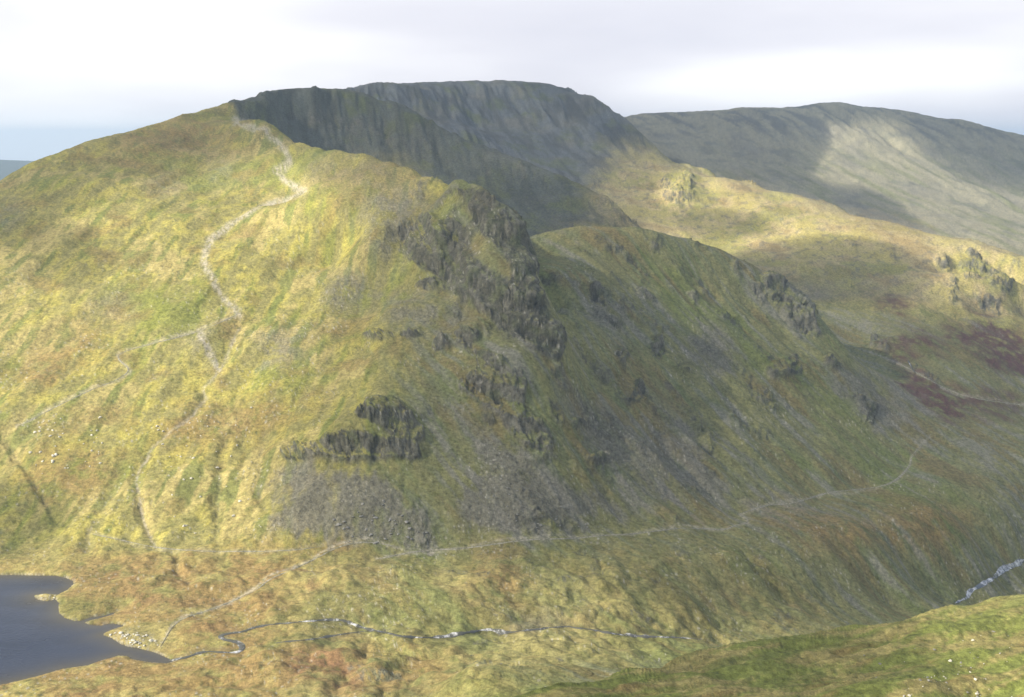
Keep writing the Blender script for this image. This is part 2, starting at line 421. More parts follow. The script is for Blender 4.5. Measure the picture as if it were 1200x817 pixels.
CRAGS = [
    [(539, 226), (560, 219), (576, 230), (594, 244), (612, 262), (625, 292), (627, 330), (606, 330), (594, 302), (569, 274), (551, 250)],
    [(471, 256), (514, 256), (539, 263), (545, 281), (560, 302), (576, 318), (606, 330), (628, 335), (645, 376), (662, 405), (655, 418), (630, 410), (594, 391), (569, 370), (545, 351), (526, 333), (496, 312), (471, 297), (465, 281)],
    [(480, 330), (514, 330), (540, 348), (500, 342)],
    [(422, 388), (471, 388), (500, 395), (470, 399), (425, 396)], [(508, 403), (535, 392), (560, 386), (560, 396), (530, 412), (505, 418)],
    [(540, 405), (575, 412), (600, 425), (560, 425)],
    [(533, 450), (563, 423), (610, 433), (617, 453), (613, 477), (640, 497), (653, 530), (620, 530), (590, 500), (573, 480), (540, 462)],
    [(330, 525), (367, 520), (400, 508), (433, 511), (455, 520), (490, 520), (497, 503), (480, 480), (460, 463), (433, 468), (413, 488), (440, 500), (497, 535), (450, 545), (397, 545), (360, 540), (330, 540)],
    [(735, 448), (750, 446), (754, 470), (735, 473)], [(724, 408), (735, 410), (738, 434), (728, 430)], [(688, 330), (705, 345), (712, 380), (700, 372)], [(760, 400), (775, 395), (780, 415), (765, 418)],
    [(895, 440), (915, 420), (936, 415), (940, 437), (915, 448)], [(961, 415), (989, 433), (989, 441), (965, 428)],
    [(889, 318), (920, 330), (951, 356), (960, 390), (945, 392), (915, 372), (898, 345)],
    [(1093, 300), (1107, 294), (1114, 320), (1102, 318)],
    [(700, 205), (690, 212), (690, 226), (703, 226)], [(775, 215), (810, 205), (812, 240), (780, 243)],
    [(1020, 395), (1050, 400), (1040, 412), (1020, 408)], [(1062, 420), (1090, 432), (1110, 455), (1085, 448)],
    [(660, 490), (685, 490), (690, 505), (668, 505)], [(690, 535), (720, 530), (725, 548), (690, 548)],
    [(1030, 478), (985, 462), (1000, 478), (1030, 500)],
    [(1130, 296), (1152, 305), (1188, 333), (1182, 352), (1165, 332), (1140, 314)], [(1111, 324), (1119, 321), (1121, 352), (1111, 354)], [(1138, 343), (1172, 350), (1170, 372), (1148, 362)], [(1118, 306), (1136, 311), (1152, 326), (1130, 324)], [(985, 272), (1000, 285), (1010, 300), (998, 296)], [(1040, 285), (1055, 300), (1046, 305)],
]
FARCRAGS = [
    [(300, 128), (363, 124), (430, 132), (490, 152), (535, 176), (540, 198), (500, 185), (420, 175), (370, 165), (320, 140), (285, 135)],
    [(480, 116), (640, 116), (700, 138), (755, 190), (700, 190), (640, 165), (580, 165), (540, 150), (490, 125)],
    [(860, 143), (940, 136), (1000, 133), (1100, 153), (1200, 173), (1200, 215), (1100, 205), (1000, 180), (900, 190), (800, 160), (740, 150)],
    [(610, 225), (650, 225), (650, 250), (610, 245)],
]
SCREES = [
    [(323, 545), (350, 541), (385, 552), (400, 590), (390, 634), (318, 622)],
    [(403, 560), (433, 547), (457, 563), (487, 593), (520, 638), (487, 643), (410, 634), (383, 622)],
    [(478, 433), (500, 447), (533, 477), (577, 510), (620, 540), (667, 580), (705, 617), (633, 629), (590, 590), (567, 550), (562, 523), (517, 480), (480, 446)],
    [(640, 436), (670, 458), (716, 485), (762, 512), (808, 543), (848, 568), (875, 590), (836, 594), (775, 578), (747, 562), (701, 523), (658, 480)],
    [(756, 445), (785, 470), (824, 525), (845, 555), (810, 540), (770, 495)],
    [(780, 395), (840, 400), (870, 425), (880, 445), (850, 455), (810, 430)], [(920, 445), (960, 470), (985, 490), (950, 480), (915, 462)],
    [(988, 425), (1040, 447), (1074, 478), (1098, 502), (1060, 511), (1019, 494), (992, 463), (951, 437)],
    [(1073, 346), (1131, 365), (1176, 384), (1200, 365), (1200, 385), (1168, 397), (1125, 371)],
    [(520, 590), (560, 560), (600, 590), (630, 628), (560, 635)], [(660, 575), (700, 570), (775, 600), (740, 615), (690, 600)],
    [(820, 375), (850, 385), (870, 400), (840, 398)],
]
GREYS = [
    [(376, 336), (400, 328), (462, 326), (440, 345), (402, 362), (380, 350)], [(440, 350), (470, 345), (500, 360), (470, 372)],
    [(401, 256), (444, 226), (484, 226), (514, 247), (471, 262)], [(340, 205), (376, 189), (422, 183), (401, 198), (355, 210)], [(404, 205), (438, 189), (471, 190), (459, 199), (422, 208)],
    [(430, 285), (470, 270), (490, 300), (450, 300)], [(445, 355), (500, 350), (540, 375), (480, 385)], [(180, 215), (215, 205), (205, 225), (175, 230)], [(300, 400), (350, 395), (345, 425), (300, 425)],
    [(500, 360), (540, 365), (550, 380), (520, 385)], [(240, 190), (280, 192), (275, 208), (245, 205)], [(600, 720), (660, 725), (650, 735), (600, 735)],
    [(100, 345), (165, 350), (160, 358), (105, 360)], [(210, 390), (245, 392), (255, 430), (238, 425)], [(0, 240), (30, 232), (20, 260), (0, 270)],
]
HEATHERS = [
    [(1021, 345), (1052, 349), (1070, 368), (1040, 366)], [(1070, 390), (1110, 405), (1090, 415), (1050, 400)], [(1128, 374), (1200, 386), (1200, 442), (1174, 436), (1144, 406)],
    [(1056, 437), (1090, 447), (1148, 482), (1131, 491), (1092, 486), (1067, 459)], [(1113, 457), (1200, 474), (1200, 486), (1156, 480)], [(1195, 300), (1200, 305), (1200, 300)],
    [(1040, 400), (1070, 415), (1058, 425), (1030, 412)], [(1100, 375), (1125, 380), (1150, 410), (1120, 400)],
]
GREENS = [
    [(165, 350), (245, 325), (265, 370), (220, 385), (165, 395)], [(60, 470), (110, 455), (110, 465), (40, 495)], [(480, 440), (500, 455), (520, 490), (500, 495), (478, 470)],
    [(620, 440), (650, 460), (670, 510), (645, 500)], [(150, 520), (170, 530), (168, 570), (155, 560)], [(480, 655), (500, 660), (495, 690), (478, 690)], [(630, 640), (690, 640), (700, 670), (640, 660)],
    [(630, 300), (655, 330), (690, 400), (660, 395), (635, 350)], [(830, 550), (860, 565), (880, 585), (850, 575)], [(630, 695), (665, 695), (660, 710), (630, 708)], [(150, 680), (205, 672), (205, 678), (150, 688)],
    [(0, 635), (60, 640), (90, 650), (40, 655), (0, 650)], [(700, 805), (760, 805), (800, 817), (690, 817)], [(430, 185), (475, 190), (480, 200), (440, 200)], [(240, 380), (280, 400), (250, 420)],
    [(990, 780), (1060, 770), (1120, 790), (1090, 817), (980, 817)], [(1130, 720), (1200, 712), (1200, 800), (1140, 800)],
]
ORANGES = [
    [(150, 150), (240, 140), (290, 160), (250, 175), (170, 190), (130, 185)], [(410, 195), (500, 200), (480, 208), (420, 215), (370, 215)], [(200, 480), (290, 470), (300, 510), (230, 520), (170, 530)],
    [(300, 470), (400, 460), (340, 490), (305, 520), (298, 500)], [(0, 560), (60, 530), (120, 520), (140, 560), (60, 590)], [(80, 655), (200, 655), (330, 650), (330, 690), (200, 720), (100, 710)],
    [(280, 640), (420, 638), (440, 655), (330, 660)], [(200, 690), (330, 690), (310, 760), (210, 760)], [(80, 770), (280, 765), (480, 760), (560, 790), (420, 817), (0, 817), (0, 808)],
    [(540, 650), (600, 655), (630, 700), (580, 700)], [(640, 268), (760, 263), (740, 272), (650, 276)], [(1000, 250), (1100, 275), (1060, 285), (990, 265)], [(850, 205), (900, 225), (860, 235)],
    [(760, 595), (840, 600), (860, 612), (770, 615)], [(380, 390), (420, 380), (420, 410)], [(30, 420), (130, 370), (110, 420), (20, 470)], [(540, 440), (560, 460), (550, 480)],
    [(860, 590), (1000, 610), (1100, 590), (1150, 600), (1120, 640), (960, 640)],
]
REDS = [[(130, 675), (165, 668), (165, 676), (130, 682)], [(330, 770), (400, 765), (430, 790), (420, 812), (380, 812), (340, 790)], [(150, 690), (190, 700), (160, 712)], [(230, 735), (280, 735), (270, 745)], [(380, 630), (420, 640), (400, 648)]]

crag = zone(CRAGS, 4, 5, 380, 1700)
crag = np.maximum(crag, zone([CRAGS[15], CRAGS[16], CRAGS[17]] + CRAGS[-6:], 4, 5, 1200, 2400))
farcrag = zone(FARCRAGS[:1] + FARCRAGS[3:], 14, 6, 1200, 1750) + zone(FARCRAGS[1:2], 14, 6, 1750, 2500) + zone(FARCRAGS[2:3], 14, 6, 2300, 3400)
scree = zone(SCREES, 16, 14, 380, 1700)
grey = zone(GREYS, 12, 10, 380, 1700)
heather = zone(HEATHERS, 9, 20, 600, 1700)
green = zone(GREENS, 10, 10)
orange = zone(ORANGES, 12, 14)
red = zone(REDS, 8, 8)

# ------------------------------------------------------------------ tarn basin
TARN_PX = [(0, 674.2), (13, 674), (39, 674.7), (65, 674.7), (76, 677), (85, 681), (86, 684.4), (78, 692), (67, 697), (60.6, 696.7), (54, 695.7), (39, 698), (43, 702.8), (52, 704.5), (65, 702.8), (69, 707),
           (68, 713), (69, 719), (76, 724.5), (86.6, 727.7), (95, 727.7), (108, 723.4), (121, 721.5), (138, 716), (130, 720.8), (112.6, 725.6), (97, 729.4), (104, 732), (117, 733.5), (130, 730.8), (138.6, 732), (146, 733.5),
           (138, 736), (128, 739), (119, 744), (130, 747.5), (140.8, 754.8), (149.5, 758), (160, 759.5), (171, 762), (184, 766), (195, 771), (204, 775.2), (195, 777.5), (177.6, 776.5), (156, 773), (149.5, 769), (138.6, 768.5), (121, 773.4),
           (102, 779.9), (71.5, 784.4), (43, 792.9), (13, 800), (0, 803)]
TARN = [on_z(u, v, 0)[:2] for u, v in TARN_PX] + [(-260, 395), (-420, 400), (-470, 500), (-400, 552), (-300, 553)]
TARN = np.array(TARN)


def sdf(px, py, poly):
    d = np.full(px.shape, 1e9); inside = np.zeros(px.shape, bool)
    for (x0, y0), (x1, y1) in zip(poly, np.roll(poly, -1, 0)):
        dx, dy = x1 - x0, y1 - y0
        t = np.clip(((px - x0) * dx + (py - y0) * dy) / max(dx * dx + dy * dy, 1e-9), 0, 1)
        d = np.minimum(d, np.hypot(px - x0 - t * dx, py - y0 - t * dy))
        c = (y0 <= py) != (y1 <= py)
        xi = x0 + (py - y0) / (dy if abs(dy) > 1e-9 else 1e-9) * dx
        inside ^= c & (px < xi)
    return np.where(inside, -d, d)


TS = np.full(X.shape, 999.0)
sel = (X > -700) & (X < 60) & (Y > 330) & (Y < 660)
TS[sel] = sdf(X[sel], Y[sel], TARN)


def dist_line(px, py, pts):
    d = np.full(px.shape, 1e9)
    for (x0, y0), (x1, y1) in zip(pts, pts[1:]):
        dx, dy = x1 - x0, y1 - y0
        t = np.clip(((px - x0) * dx + (py - y0) * dy) / max(dx * dx + dy * dy, 1e-9), 0, 1)
        d = np.minimum(d, np.hypot(px - x0 - t * dx, py - y0 - t * dy))
    return d


# ------------------------------------------------------------------ polylines of becks and paths (photo pixels)
BECK = [(196, 775), (220, 770.5), (237, 763.5), (261, 764.6), (278, 765.4), (285, 760), (281, 753.6), (271, 751), (261, 749.5), (257.6, 745), (268, 742.4), (285, 740.7), (298, 735), (322, 731.5), (339, 730.5), (366, 727.5),
        (400, 726), (417, 733), (434, 739), (458, 742.4), (468, 746), (490, 747.3), (512, 747.5), (536, 743.4), (556, 740), (576, 737.3), (590, 742.7), (610, 740), (637, 736.6), (664, 734), (685, 737.3), (705, 740), (732, 745), (752, 745.8), (800, 747.5), (822, 750)]
BECK_LOW = [(1119, 707.5), (1126, 704), (1134, 701), (1135.6, 694), (1149, 686), (1158, 681), (1166, 677), (1173, 669), (1186.5, 663.7), (1200, 657), (1225, 645)]
CREEK = [(322, 754), (340, 751.5), (362, 750), (385, 746), (410, 742), (432, 739.5)]
PATH_MAIN = [(440, 656), (468, 650), (491.5, 645.8), (520, 644), (546, 642.7), (576, 638.3), (620, 632), (671, 631.5), (705, 627.5), (739, 626.5), (780, 621), (800, 618.8), (827, 619.9), (851, 621.2), (861, 616.3), (878, 612), (874, 606), (866, 603)]
PATH_FAR = [(866, 603), (898, 591.5), (925, 591), (946, 585), (969.5, 577.3), (1003, 574), (1030, 571), (1051, 563.7), (1068, 543.4), (1067, 536.5), (1078, 523), (1091, 509)]
PATH_TARN = [(470, 642), (430, 634), (397, 640), (366, 657), (336, 670.5), (315, 679), (302, 691), (281, 701), (244, 716), (217, 723), (203, 733), (193, 750), (188, 758)]
PATH_ZIG = [(274, 140.5), (291, 150), (308, 152), (322, 166), (336, 178), (339, 188.5), (332.5, 197), (322, 200.5), (343, 216), (358, 223), (336, 231), (305, 240), (288, 252), (267, 264), (247, 279), (241.6, 293), (240, 307), (245, 321), (253.6, 337), (264, 353), (281, 367)]
PATH_ZIG2 = [(281, 367), (260.5, 377), (233, 389), (192, 399.4), (151, 410), (137, 416.5), (140.5, 423.4), (154, 433.7), (137, 445.7), (113, 454), (68.6, 475), (41, 490), (20, 500.5)]
GULLY = [(281, 379), (271, 403), (257, 432), (240, 451), (241.7, 464.5), (223, 487), (199, 505.7), (178, 523), (164.5, 547), (160, 562), (164, 591), (173, 621), (183, 638)]
GULLY_B = [(236, 396), (246, 412), (255, 430)]
GULLY_C = [(0, 510), (18, 530), (38, 562), (55, 590), (66, 607), (80, 617)]
GULLY_D = [(128, 580), (118, 605), (104, 625), (102, 648), (88, 676)]
GULLY_E = [(262, 515), (258, 545), (256, 580), (253, 635)]
GULLY_F = [(310, 500), (304, 530), (303, 575), (312, 600)]
GULLY_G = [(205, 645), (209, 656), (207, 668), (215, 680), (221, 686)]
TRACK_FOOT = [(108.5, 626), (142, 633), (180, 641.7), (217, 645), (250, 646.5), (339, 646), (380, 640)]
PATH_RIGHT = [(1019, 413), (1047, 423), (1074, 437), (1102, 452.5), (1126, 463), (1150, 468.7), (1200, 475), (1240, 480)]


def lsample(pts, w, warp=0.0, dmin=0, dmax=1e9):
    m = line_mask(pts, w)
    return sample(m, warp) * ((Y >= dmin) & (Y <= dmax))


gul = np.zeros_like(X)
for g_, w_ in ((GULLY, 2.2), (GULLY_D, 3.0), (GULLY_E, 2.2), (GULLY_F, 2.0), (GULLY_C, 1.6), (GULLY_G, 2.0)):
    gul = np.maximum(gul, lsample(g_, w_, 3.5, 400, 1000))
beckm = np.maximum(lsample(BECK, 2, 0, 300, 700), lsample(BECK_LOW, 2.2, 0, 500, 1000))
beckm = np.maximum(beckm, 0.7 * lsample(CREEK, 1.4, 0, 300, 700))
pathm = lsample(PATH_MAIN, 0.8, 1, 400, 900)
for p_, w_ in ((PATH_FAR, 0.7), (PATH_TARN, 1.2), (PATH_ZIG2, 0.8), (TRACK_FOOT, 0.5), (PATH_RIGHT, 0.7)):
    pathm = np.maximum(pathm, lsample(p_, w_, 1, 400, 1500))
pathm = np.maximum(pathm, lsample(PATH_ZIG, 3.2, 4, 700, 1500) * 0.95)
pathm = np.maximum(pathm, lsample(PATH_ZIG[13:19], 4.2, 4, 700, 1500))
scar = np.maximum(lsample(GULLY_B, 4, 4, 500, 1000), 0.8 * lsample(GULLY, 1.3, 3, 500, 1000))

# surface normals of the smooth ground, for pushing rock out of the steep faces
def normals(x, y, z):
    ax, ay, az_ = np.gradient(x, axis=0), np.gradient(y, axis=0), np.gradient(z, axis=0)
    bx, by, bz = np.gradient(x, axis=1), np.gradient(y, axis=1), np.gradient(z, axis=1)
    nx = ay * bz - az_ * by; ny = az_ * bx - ax * bz; nz = ax * by - ay * bx
    s = np.where(nz < 0, -1.0, 1.0)
    l = np.sqrt(nx * nx + ny * ny + nz * nz) + 1e-9
    return nx / l * s, ny / l * s, nz / l * s


# ------------------------------------------------------------------ relief
dist = R
nearw = 1 - sstep(330, 420, dist)                 # the near slope
farw = sstep(1300, 1700, dist)
tarnw = sstep(2, 22, TS)                          # keep the shore calm
valley = zone([[(-160, 650), (120, 650), (350, 645), (500, 650), (700, 640), (900, 640), (1000, 740), (800, 770), (600, 800), (-160, 980)]], 12, 6, 0, 900)

B1 = X * 0.85 + Y * 0.52; B2 = -X * 0.52 + Y * 0.85     # along and across the benches of the near slope
_, _, NZ0 = normals(X, Y, Z)
fsteep = 0.12 + 0.88 * sstep(0.97, 0.90, NZ0)
hm = 0
hm = hm + fbm2(X / 70, Y / 70, 3, 3) * 3.2
hm = hm + fbm2(X / 16, Y / 16, 9, 3) * 0.9
hm = hm + (1 - farw) * sstep(200, 350, dist) * (0.32 * noise2(X / 5.2, Y / 5.2, 15) + 0.18 * np.abs(noise2(X / 3.1, Y / 3.1, 16)))
bil = np.abs(noise2(X / 21 + 0.5 * WU, Y / 21 + 0.5 * WV, 28)); bil2 = np.abs(noise2(X / 9.5 + 0.4 * WV, Y / 9.5, 29))
hm = hm + valley * (fbm2(X / 30 + 4, Y / 30, 21, 3) * 2.6 + bil * 4.2 * sstep(-0.3, 0.4, fbm2(X / 80, Y / 80, 30, 2)) + bil2 * 1.5)
# right-hand valley side: terracettes and ribs running down and to the right
P1 = (X * 0.80 + Y * 0.60); P2 = (X * 0.60 - Y * 0.80)     # P2 runs down the slope there
right = sstep(560, 720, U) * (1 - farw) * (1 - nearw)
ribs = fbm2(P1 / 26, P2 / 170, 41, 3)
steep = sstep(0.975, 0.90, NZ0)
rimv = np.interp(U, [620] + [p[0] for p in RIM] + [1000], [100] + [p[1] for p in RIM] + [250])
rimw = np.where((U > 620) & (U < 985) & (dist < 1150), 0.12 + 0.88 * sstep(4, 55, V - rimv), 1.0)
hm = hm + right * steep * rimw * (1 - valley * 0.6) * (1 - 0.45 * sstep(820, 950, U)) * (ribs * 5.0 + (1 - 2 * np.abs(noise2(P1 / 11 + 0.3 * WU, P2 / 95, 47))) * 1.3)
# left flank: fall lines
Q1 = X * 0.97 - Y * 0.22; Q2 = X * 0.22 + Y * 0.97
left = (1 - sstep(380, 520, U)) * (1 - farw) * sstep(560, 620, dist)
hm = hm + left * fbm2(Q1 / 34, Q2 / 220, 51, 3) * 3.0
# near slope: tussocky benches along the contour
hm = hm + nearw * sstep(60, 160, dist) * (fbm2(B1 / 46, B2 / 13, 61, 4) * 2.4 + 0.7 * np.abs(noise2(B1 / 17, B2 / 5, 63)) + 0.45 * np.abs(noise2(B1 / 5, B2 / 2.4, 64)) + 0.22 * noise2(B1 / 1.9, B2 / 1.3, 65) - 1.0)
# far mountains: broad ribs
far4 = sstep(2150, 2350, dist) * sstep(700, 780, U)
hm = hm + farw * fsteep * (fbm2(X / 160, Y / 160, 71, 3) * 7 + (1 - far4) * (fbm2((X + 0.2 * Y) / 38, Y / 260, 75, 4) * 12 + 3.5 * (1 - 2 * np.abs(noise2((X + 0.2 * Y) / 17, Y / 120, 76)))) + far4 * (fbm2((X + 0.35 * Y) / 60, Y / 420, 77, 4) * 18 + 4.5 * (1 - 2 * np.abs(noise2((X + 0.35 * Y) / 24, Y / 200, 78)))))
hm = hm * tarnw * sstep(20, 60, dist)
far_fade = 1 - 0.7 * sstep(3600, 6000, dist)
hm = hm * far_fade
Z = Z + hm
Z = Z + 13 * zone([[(772, 214), (800, 203), (816, 206), (818, 238), (785, 246)]], 9, 3, 1550, 2150)
gulw = np.zeros_like(X)
for g_, w_ in ((GULLY, 6), (GULLY_D, 8), (GULLY_E, 6), (GULLY_F, 6), (GULLY_C, 5), (GULLY_G, 5)):
    gulw = np.maximum(gulw, lsample(g_, w_, 6, 400, 1000))
gul = gul * np.clip(0.45 + 1.3 * fbm2(X / 9, Y / 9, 81, 2), 0, 1)
Z = Z - gulw * 1.1 - gul * 0.6
Z = Z - beckm * 0.8 * tarnw
# shore
base = Z
bank = 0.10 + 0.30 * np.clip(TS, 0, 3) ** 0.8 + 0.06 * np.clip(TS, 0, 60) + np.clip(noise2(X / 9, Y / 9, 90), 0, 1) * np.clip(TS / 8, 0, 1) * 1.4
w = sstep(0, 45, TS)
Z = np.where(TS < 900, np.where(TS < 0, np.maximum(-0.25 + TS * 0.22, -14), bank * (1 - w) + np.maximum(Z, 0.3 - 60 * sstep(50, 110, TS)) * w), Z)

NX, NY, NZ = normals(X, Y, Z)
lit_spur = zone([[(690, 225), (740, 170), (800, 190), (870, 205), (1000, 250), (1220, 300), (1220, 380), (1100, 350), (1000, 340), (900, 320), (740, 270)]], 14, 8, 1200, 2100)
knolls = lit_spur * sstep(0.08, 0.34, fbm2(X / 44 + 3, Y / 44, 105, 5)) * 0.0
rockall = np.clip(crag + (0.30 + 0.22 * sstep(1750, 1700, dist)) * farcrag, 0, 1)
patch = sstep(0.12, 0.40, fbm2(X / 30, Y / 30, 101, 4)) * sstep(0.95, 0.84, NZ) * (1 - nearw) * (1 - farw) * sstep(400, 520, U) * sstep(1000, 900, U + 0.3 * (V - 400)) * (1 - valley)
patchv = sstep(0.30, 0.5, fbm2(X / 26 + 9, Y / 20, 111, 4)) * valley * sstep(330, 430, U)
rock = np.clip(sstep(0.25, 0.75, rockall + 0.55 * rockall ** 0.5 * fbm2(X / 17, Y / 17, 121, 4)) + 0.55 * patch, 0, 1)
sc0 = np.clip(dist / 800.0, 0.6, 1.25)
hh = 15.0 * sc0
ph = (Z + 0.25 * X + 13 * sc0 * noise2(X / (60 * sc0), Y / (60 * sc0), 125) + 1.8 * sc0 * noise2(X / (13 * sc0), Y / (13 * sc0), 126) + 0.5 * sc0 * noise2(X / (5 * sc0), Y / (5 * sc0), 127)) / hh
fr = ph - np.floor(ph)
Z = Z + rock * hh * (0.48 - 0.25 * sstep(1150, 1300, dist)) * (sstep(0.25, 0.62, fr) - fr)
act = rock > 0.01
xa, ya, za, ra, da = X[act], Y[act], Z[act], rock[act], dist[act]
sc = sc0[act]
n3r = noise3(xa / 2.6, ya / 2.6, za / 2.6, 172); n2r = noise3(xa / 9, ya / 9, za / 7, 174)
r1 = ridged3(xa / (17 * sc) + 0.5 * noise2(xa / 30, ya / 30, 129), ya / (17 * sc), za / (21 * sc), 131, 5, 0.6)
r2 = noise3(xa / (34 * sc), ya / (34 * sc), za / (26 * sc), 141)
led = np.abs(((za + 5 * noise3(xa / 22, ya / 22, za / 40, 151)) / (9 * sc)) % 1.0 - 0.5) * 2
disp = np.zeros_like(X)
rib = ridged3(xa / (9 * sc) + za / 30, ya / (9 * sc), za / (13 * sc), 175, 2)
wx, wy, wz = xa + 2 * noise3(xa / 8, ya / 8, za / 8, 181), ya + 2 * noise3(xa / 8, ya / 8, za / 8, 182), za + 0.35 * xa
k1 = cells3(wx / (9 * sc), wy / (9 * sc), wz / (9.5 * sc), 183); k2 = cells3(wx / (3.6 * sc), wy / (3.6 * sc), wz / (3.8 * sc), 184)
disp[act] = ra * sc * (0.8 + r1 * 2.2 + r2 * 1.3 + rib * 1.0 + k1 * 1.9 + k2 * 1.0)
scr = np.clip(scree + 0.5 * grey, 0, 1)
acts = scr > 0.02
disp += patchv * 0.9 * np.clip(noise2(X / 6, Y / 6, 163) + 0.3, 0, 1)
disp[acts] += scr[acts] * noise3(X[acts] / 2.6, Y[acts] / 2.6, Z[acts] / 2.6, 161) * 0.55
X = X + NX * disp; Y = Y + NY * disp; Z = Z + NZ * disp * 0.8
Z = np.where((TS < 3) & (TS > -900), np.where(TS < 0, np.minimum(Z, -0.25 + TS * 0.1), Z), Z)
_, _, NZ2 = normals(X, Y, Z)

# ------------------------------------------------------------------ ground colour (what grows or lies there)
def c(r, g, b):
    return np.array([r, g, b], np.float32)


DRY, YEL, GRN, LIME = c(.385, .325, .125), c(.355, .315, .082), c(.15, .172, .05), c(.21, .235, .05)
ORG, RED, HEA = c(.25, .175, .07), c(.18, .09, .055), c(.105, .05, .045)
ROCK, ROCKD, ROCKL, SCR = c(.15, .145, .115), c(.06, .063, .05), c(.29, .275, .22), c(.19, .18, .14)
DULL, OLIVE = c(.20, .20, .09), c(.15, .17, .075)
FARG, PATH = c(.115, .12, .098), c(.42, .385, .30)

n1 = fbm2(X / 60, Y / 60, 201, 4); n2 = fbm2(X / 14, Y / 14, 211, 4); n3 = noise2(X / 2.1, Y / 2.1, 221); n4 = fbm2(X / 110 + 7, Y / 110, 231, 4)
st_r = fbm2(P1 / 9, P2 / 90, 241, 4); st_l = fbm2(Q1 / 11 + Q2 / 60, Q2 / 80, 251, 4)
C = np.empty(X.shape + (3,), np.float32)


def mix(colr, m):
    global C
    m = np.clip(m, 0, 1)[..., None].astype(np.float32)
    C = C * (1 - m) + colr * m


C[...] = DRY * 0.55 + GRN * 0.45
# left flank and tops
mix(YEL, sstep(-0.2, 0.2, n2 * 0.6 + st_l * 0.7))
mix(DRY, sstep(0.02, 0.3, n1 + 0.35 * n2))
mix(LIME, 0.65 * sstep(0.08, 0.32, n4 + 0.45 * st_l))
mix(GRN, 0.8 * sstep(0.10, 0.36, st_l + 0.5 * n1 - 0.05 + 0.3 * n2))
mix(ORG, 0.45 * sstep(0.16, 0.42, fbm2(X / 45 + 3, Y / 45, 261, 4) + 0.4 * st_l))
# valley floor
vf = valley
mix(DRY, 0.6 * vf); mix(ORG, vf * 0.65 * sstep(-0.2, 0.25, 0.6 * n2 + 0.7 * n1)); mix(RED, vf * 0.5 * sstep(0.15, 0.4, fbm2(X / 22 + 50, Y / 14, 265, 4)) * sstep(620, 300, U)); mix(GRN, vf * 0.55 * sstep(0.1, 0.5, n1 - 0.3 * n2 + 0.25 * sstep(350, 700, U)))
mix(DRY, vf * 0.7 * sstep(0.25, 0.6, fbm2(X / 18 + 30, Y / 9, 271, 3)))
# right-hand flank
rf = np.clip(sstep(420, 560, U + 0.35 * (V - 400)) * (1 - nearw) * (1 - sstep(1250, 1350, dist)), 0, 1)
rf2 = rf * (1 - 0.6 * valley)
mix(DULL, rf2 * 0.85); mix(OLIVE, rf2 * sstep(-0.15, 0.35, st_r + 0.3 * n1)); mix(GRN * 1.05, rf2 * 0.8 * sstep(0.15, 0.5, n4 + 0.5 * st_r)); mix(ORG * 0.85, rf2 * 0.45 * sstep(0.15, 0.5, n1 - 0.6 * st_r))
mix(SCR * 1.1, rf2 * 0.8 * sstep(0.12, 0.42, st_r * 0.9 - n4 * 0.5 + 0.2 * n2) * (1 - valley))
# back fells
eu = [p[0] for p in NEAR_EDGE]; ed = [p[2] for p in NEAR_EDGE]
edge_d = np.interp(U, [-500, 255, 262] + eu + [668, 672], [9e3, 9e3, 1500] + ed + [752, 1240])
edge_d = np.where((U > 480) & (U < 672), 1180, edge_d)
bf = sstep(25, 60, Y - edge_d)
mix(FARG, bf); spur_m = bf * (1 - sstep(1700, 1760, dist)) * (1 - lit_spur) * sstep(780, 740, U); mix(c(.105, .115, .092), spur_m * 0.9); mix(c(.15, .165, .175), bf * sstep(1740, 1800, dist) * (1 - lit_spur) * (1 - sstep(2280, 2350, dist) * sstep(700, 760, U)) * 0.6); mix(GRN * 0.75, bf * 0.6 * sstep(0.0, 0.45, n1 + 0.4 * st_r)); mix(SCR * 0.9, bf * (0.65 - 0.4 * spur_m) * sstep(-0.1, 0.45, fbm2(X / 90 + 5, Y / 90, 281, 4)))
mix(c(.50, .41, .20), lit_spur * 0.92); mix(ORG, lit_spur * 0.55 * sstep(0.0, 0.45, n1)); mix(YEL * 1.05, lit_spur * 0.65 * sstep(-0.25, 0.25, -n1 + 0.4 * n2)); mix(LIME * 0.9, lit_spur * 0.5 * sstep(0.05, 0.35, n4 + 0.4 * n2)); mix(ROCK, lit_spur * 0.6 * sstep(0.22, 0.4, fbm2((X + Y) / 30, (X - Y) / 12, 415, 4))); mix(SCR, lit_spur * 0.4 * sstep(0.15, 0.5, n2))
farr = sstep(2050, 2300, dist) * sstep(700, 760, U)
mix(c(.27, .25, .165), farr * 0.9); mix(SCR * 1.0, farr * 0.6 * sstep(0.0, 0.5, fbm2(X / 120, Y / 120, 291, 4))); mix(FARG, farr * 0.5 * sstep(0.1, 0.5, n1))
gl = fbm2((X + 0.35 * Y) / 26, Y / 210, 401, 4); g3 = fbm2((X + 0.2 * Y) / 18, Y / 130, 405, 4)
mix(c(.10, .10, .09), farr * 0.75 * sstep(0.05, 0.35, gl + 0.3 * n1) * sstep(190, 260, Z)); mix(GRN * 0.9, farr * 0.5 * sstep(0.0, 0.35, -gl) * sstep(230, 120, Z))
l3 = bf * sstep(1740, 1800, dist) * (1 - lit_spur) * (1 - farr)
mix(c(.085, .088, .08), l3 * 0.75 * sstep(0.0, 0.3, g3)); mix(c(.075, .08, .062), spur_m * 0.7 * sstep(0.0, 0.3, fbm2((X + 0.2 * Y) / 14, Y / 110, 409, 4)))
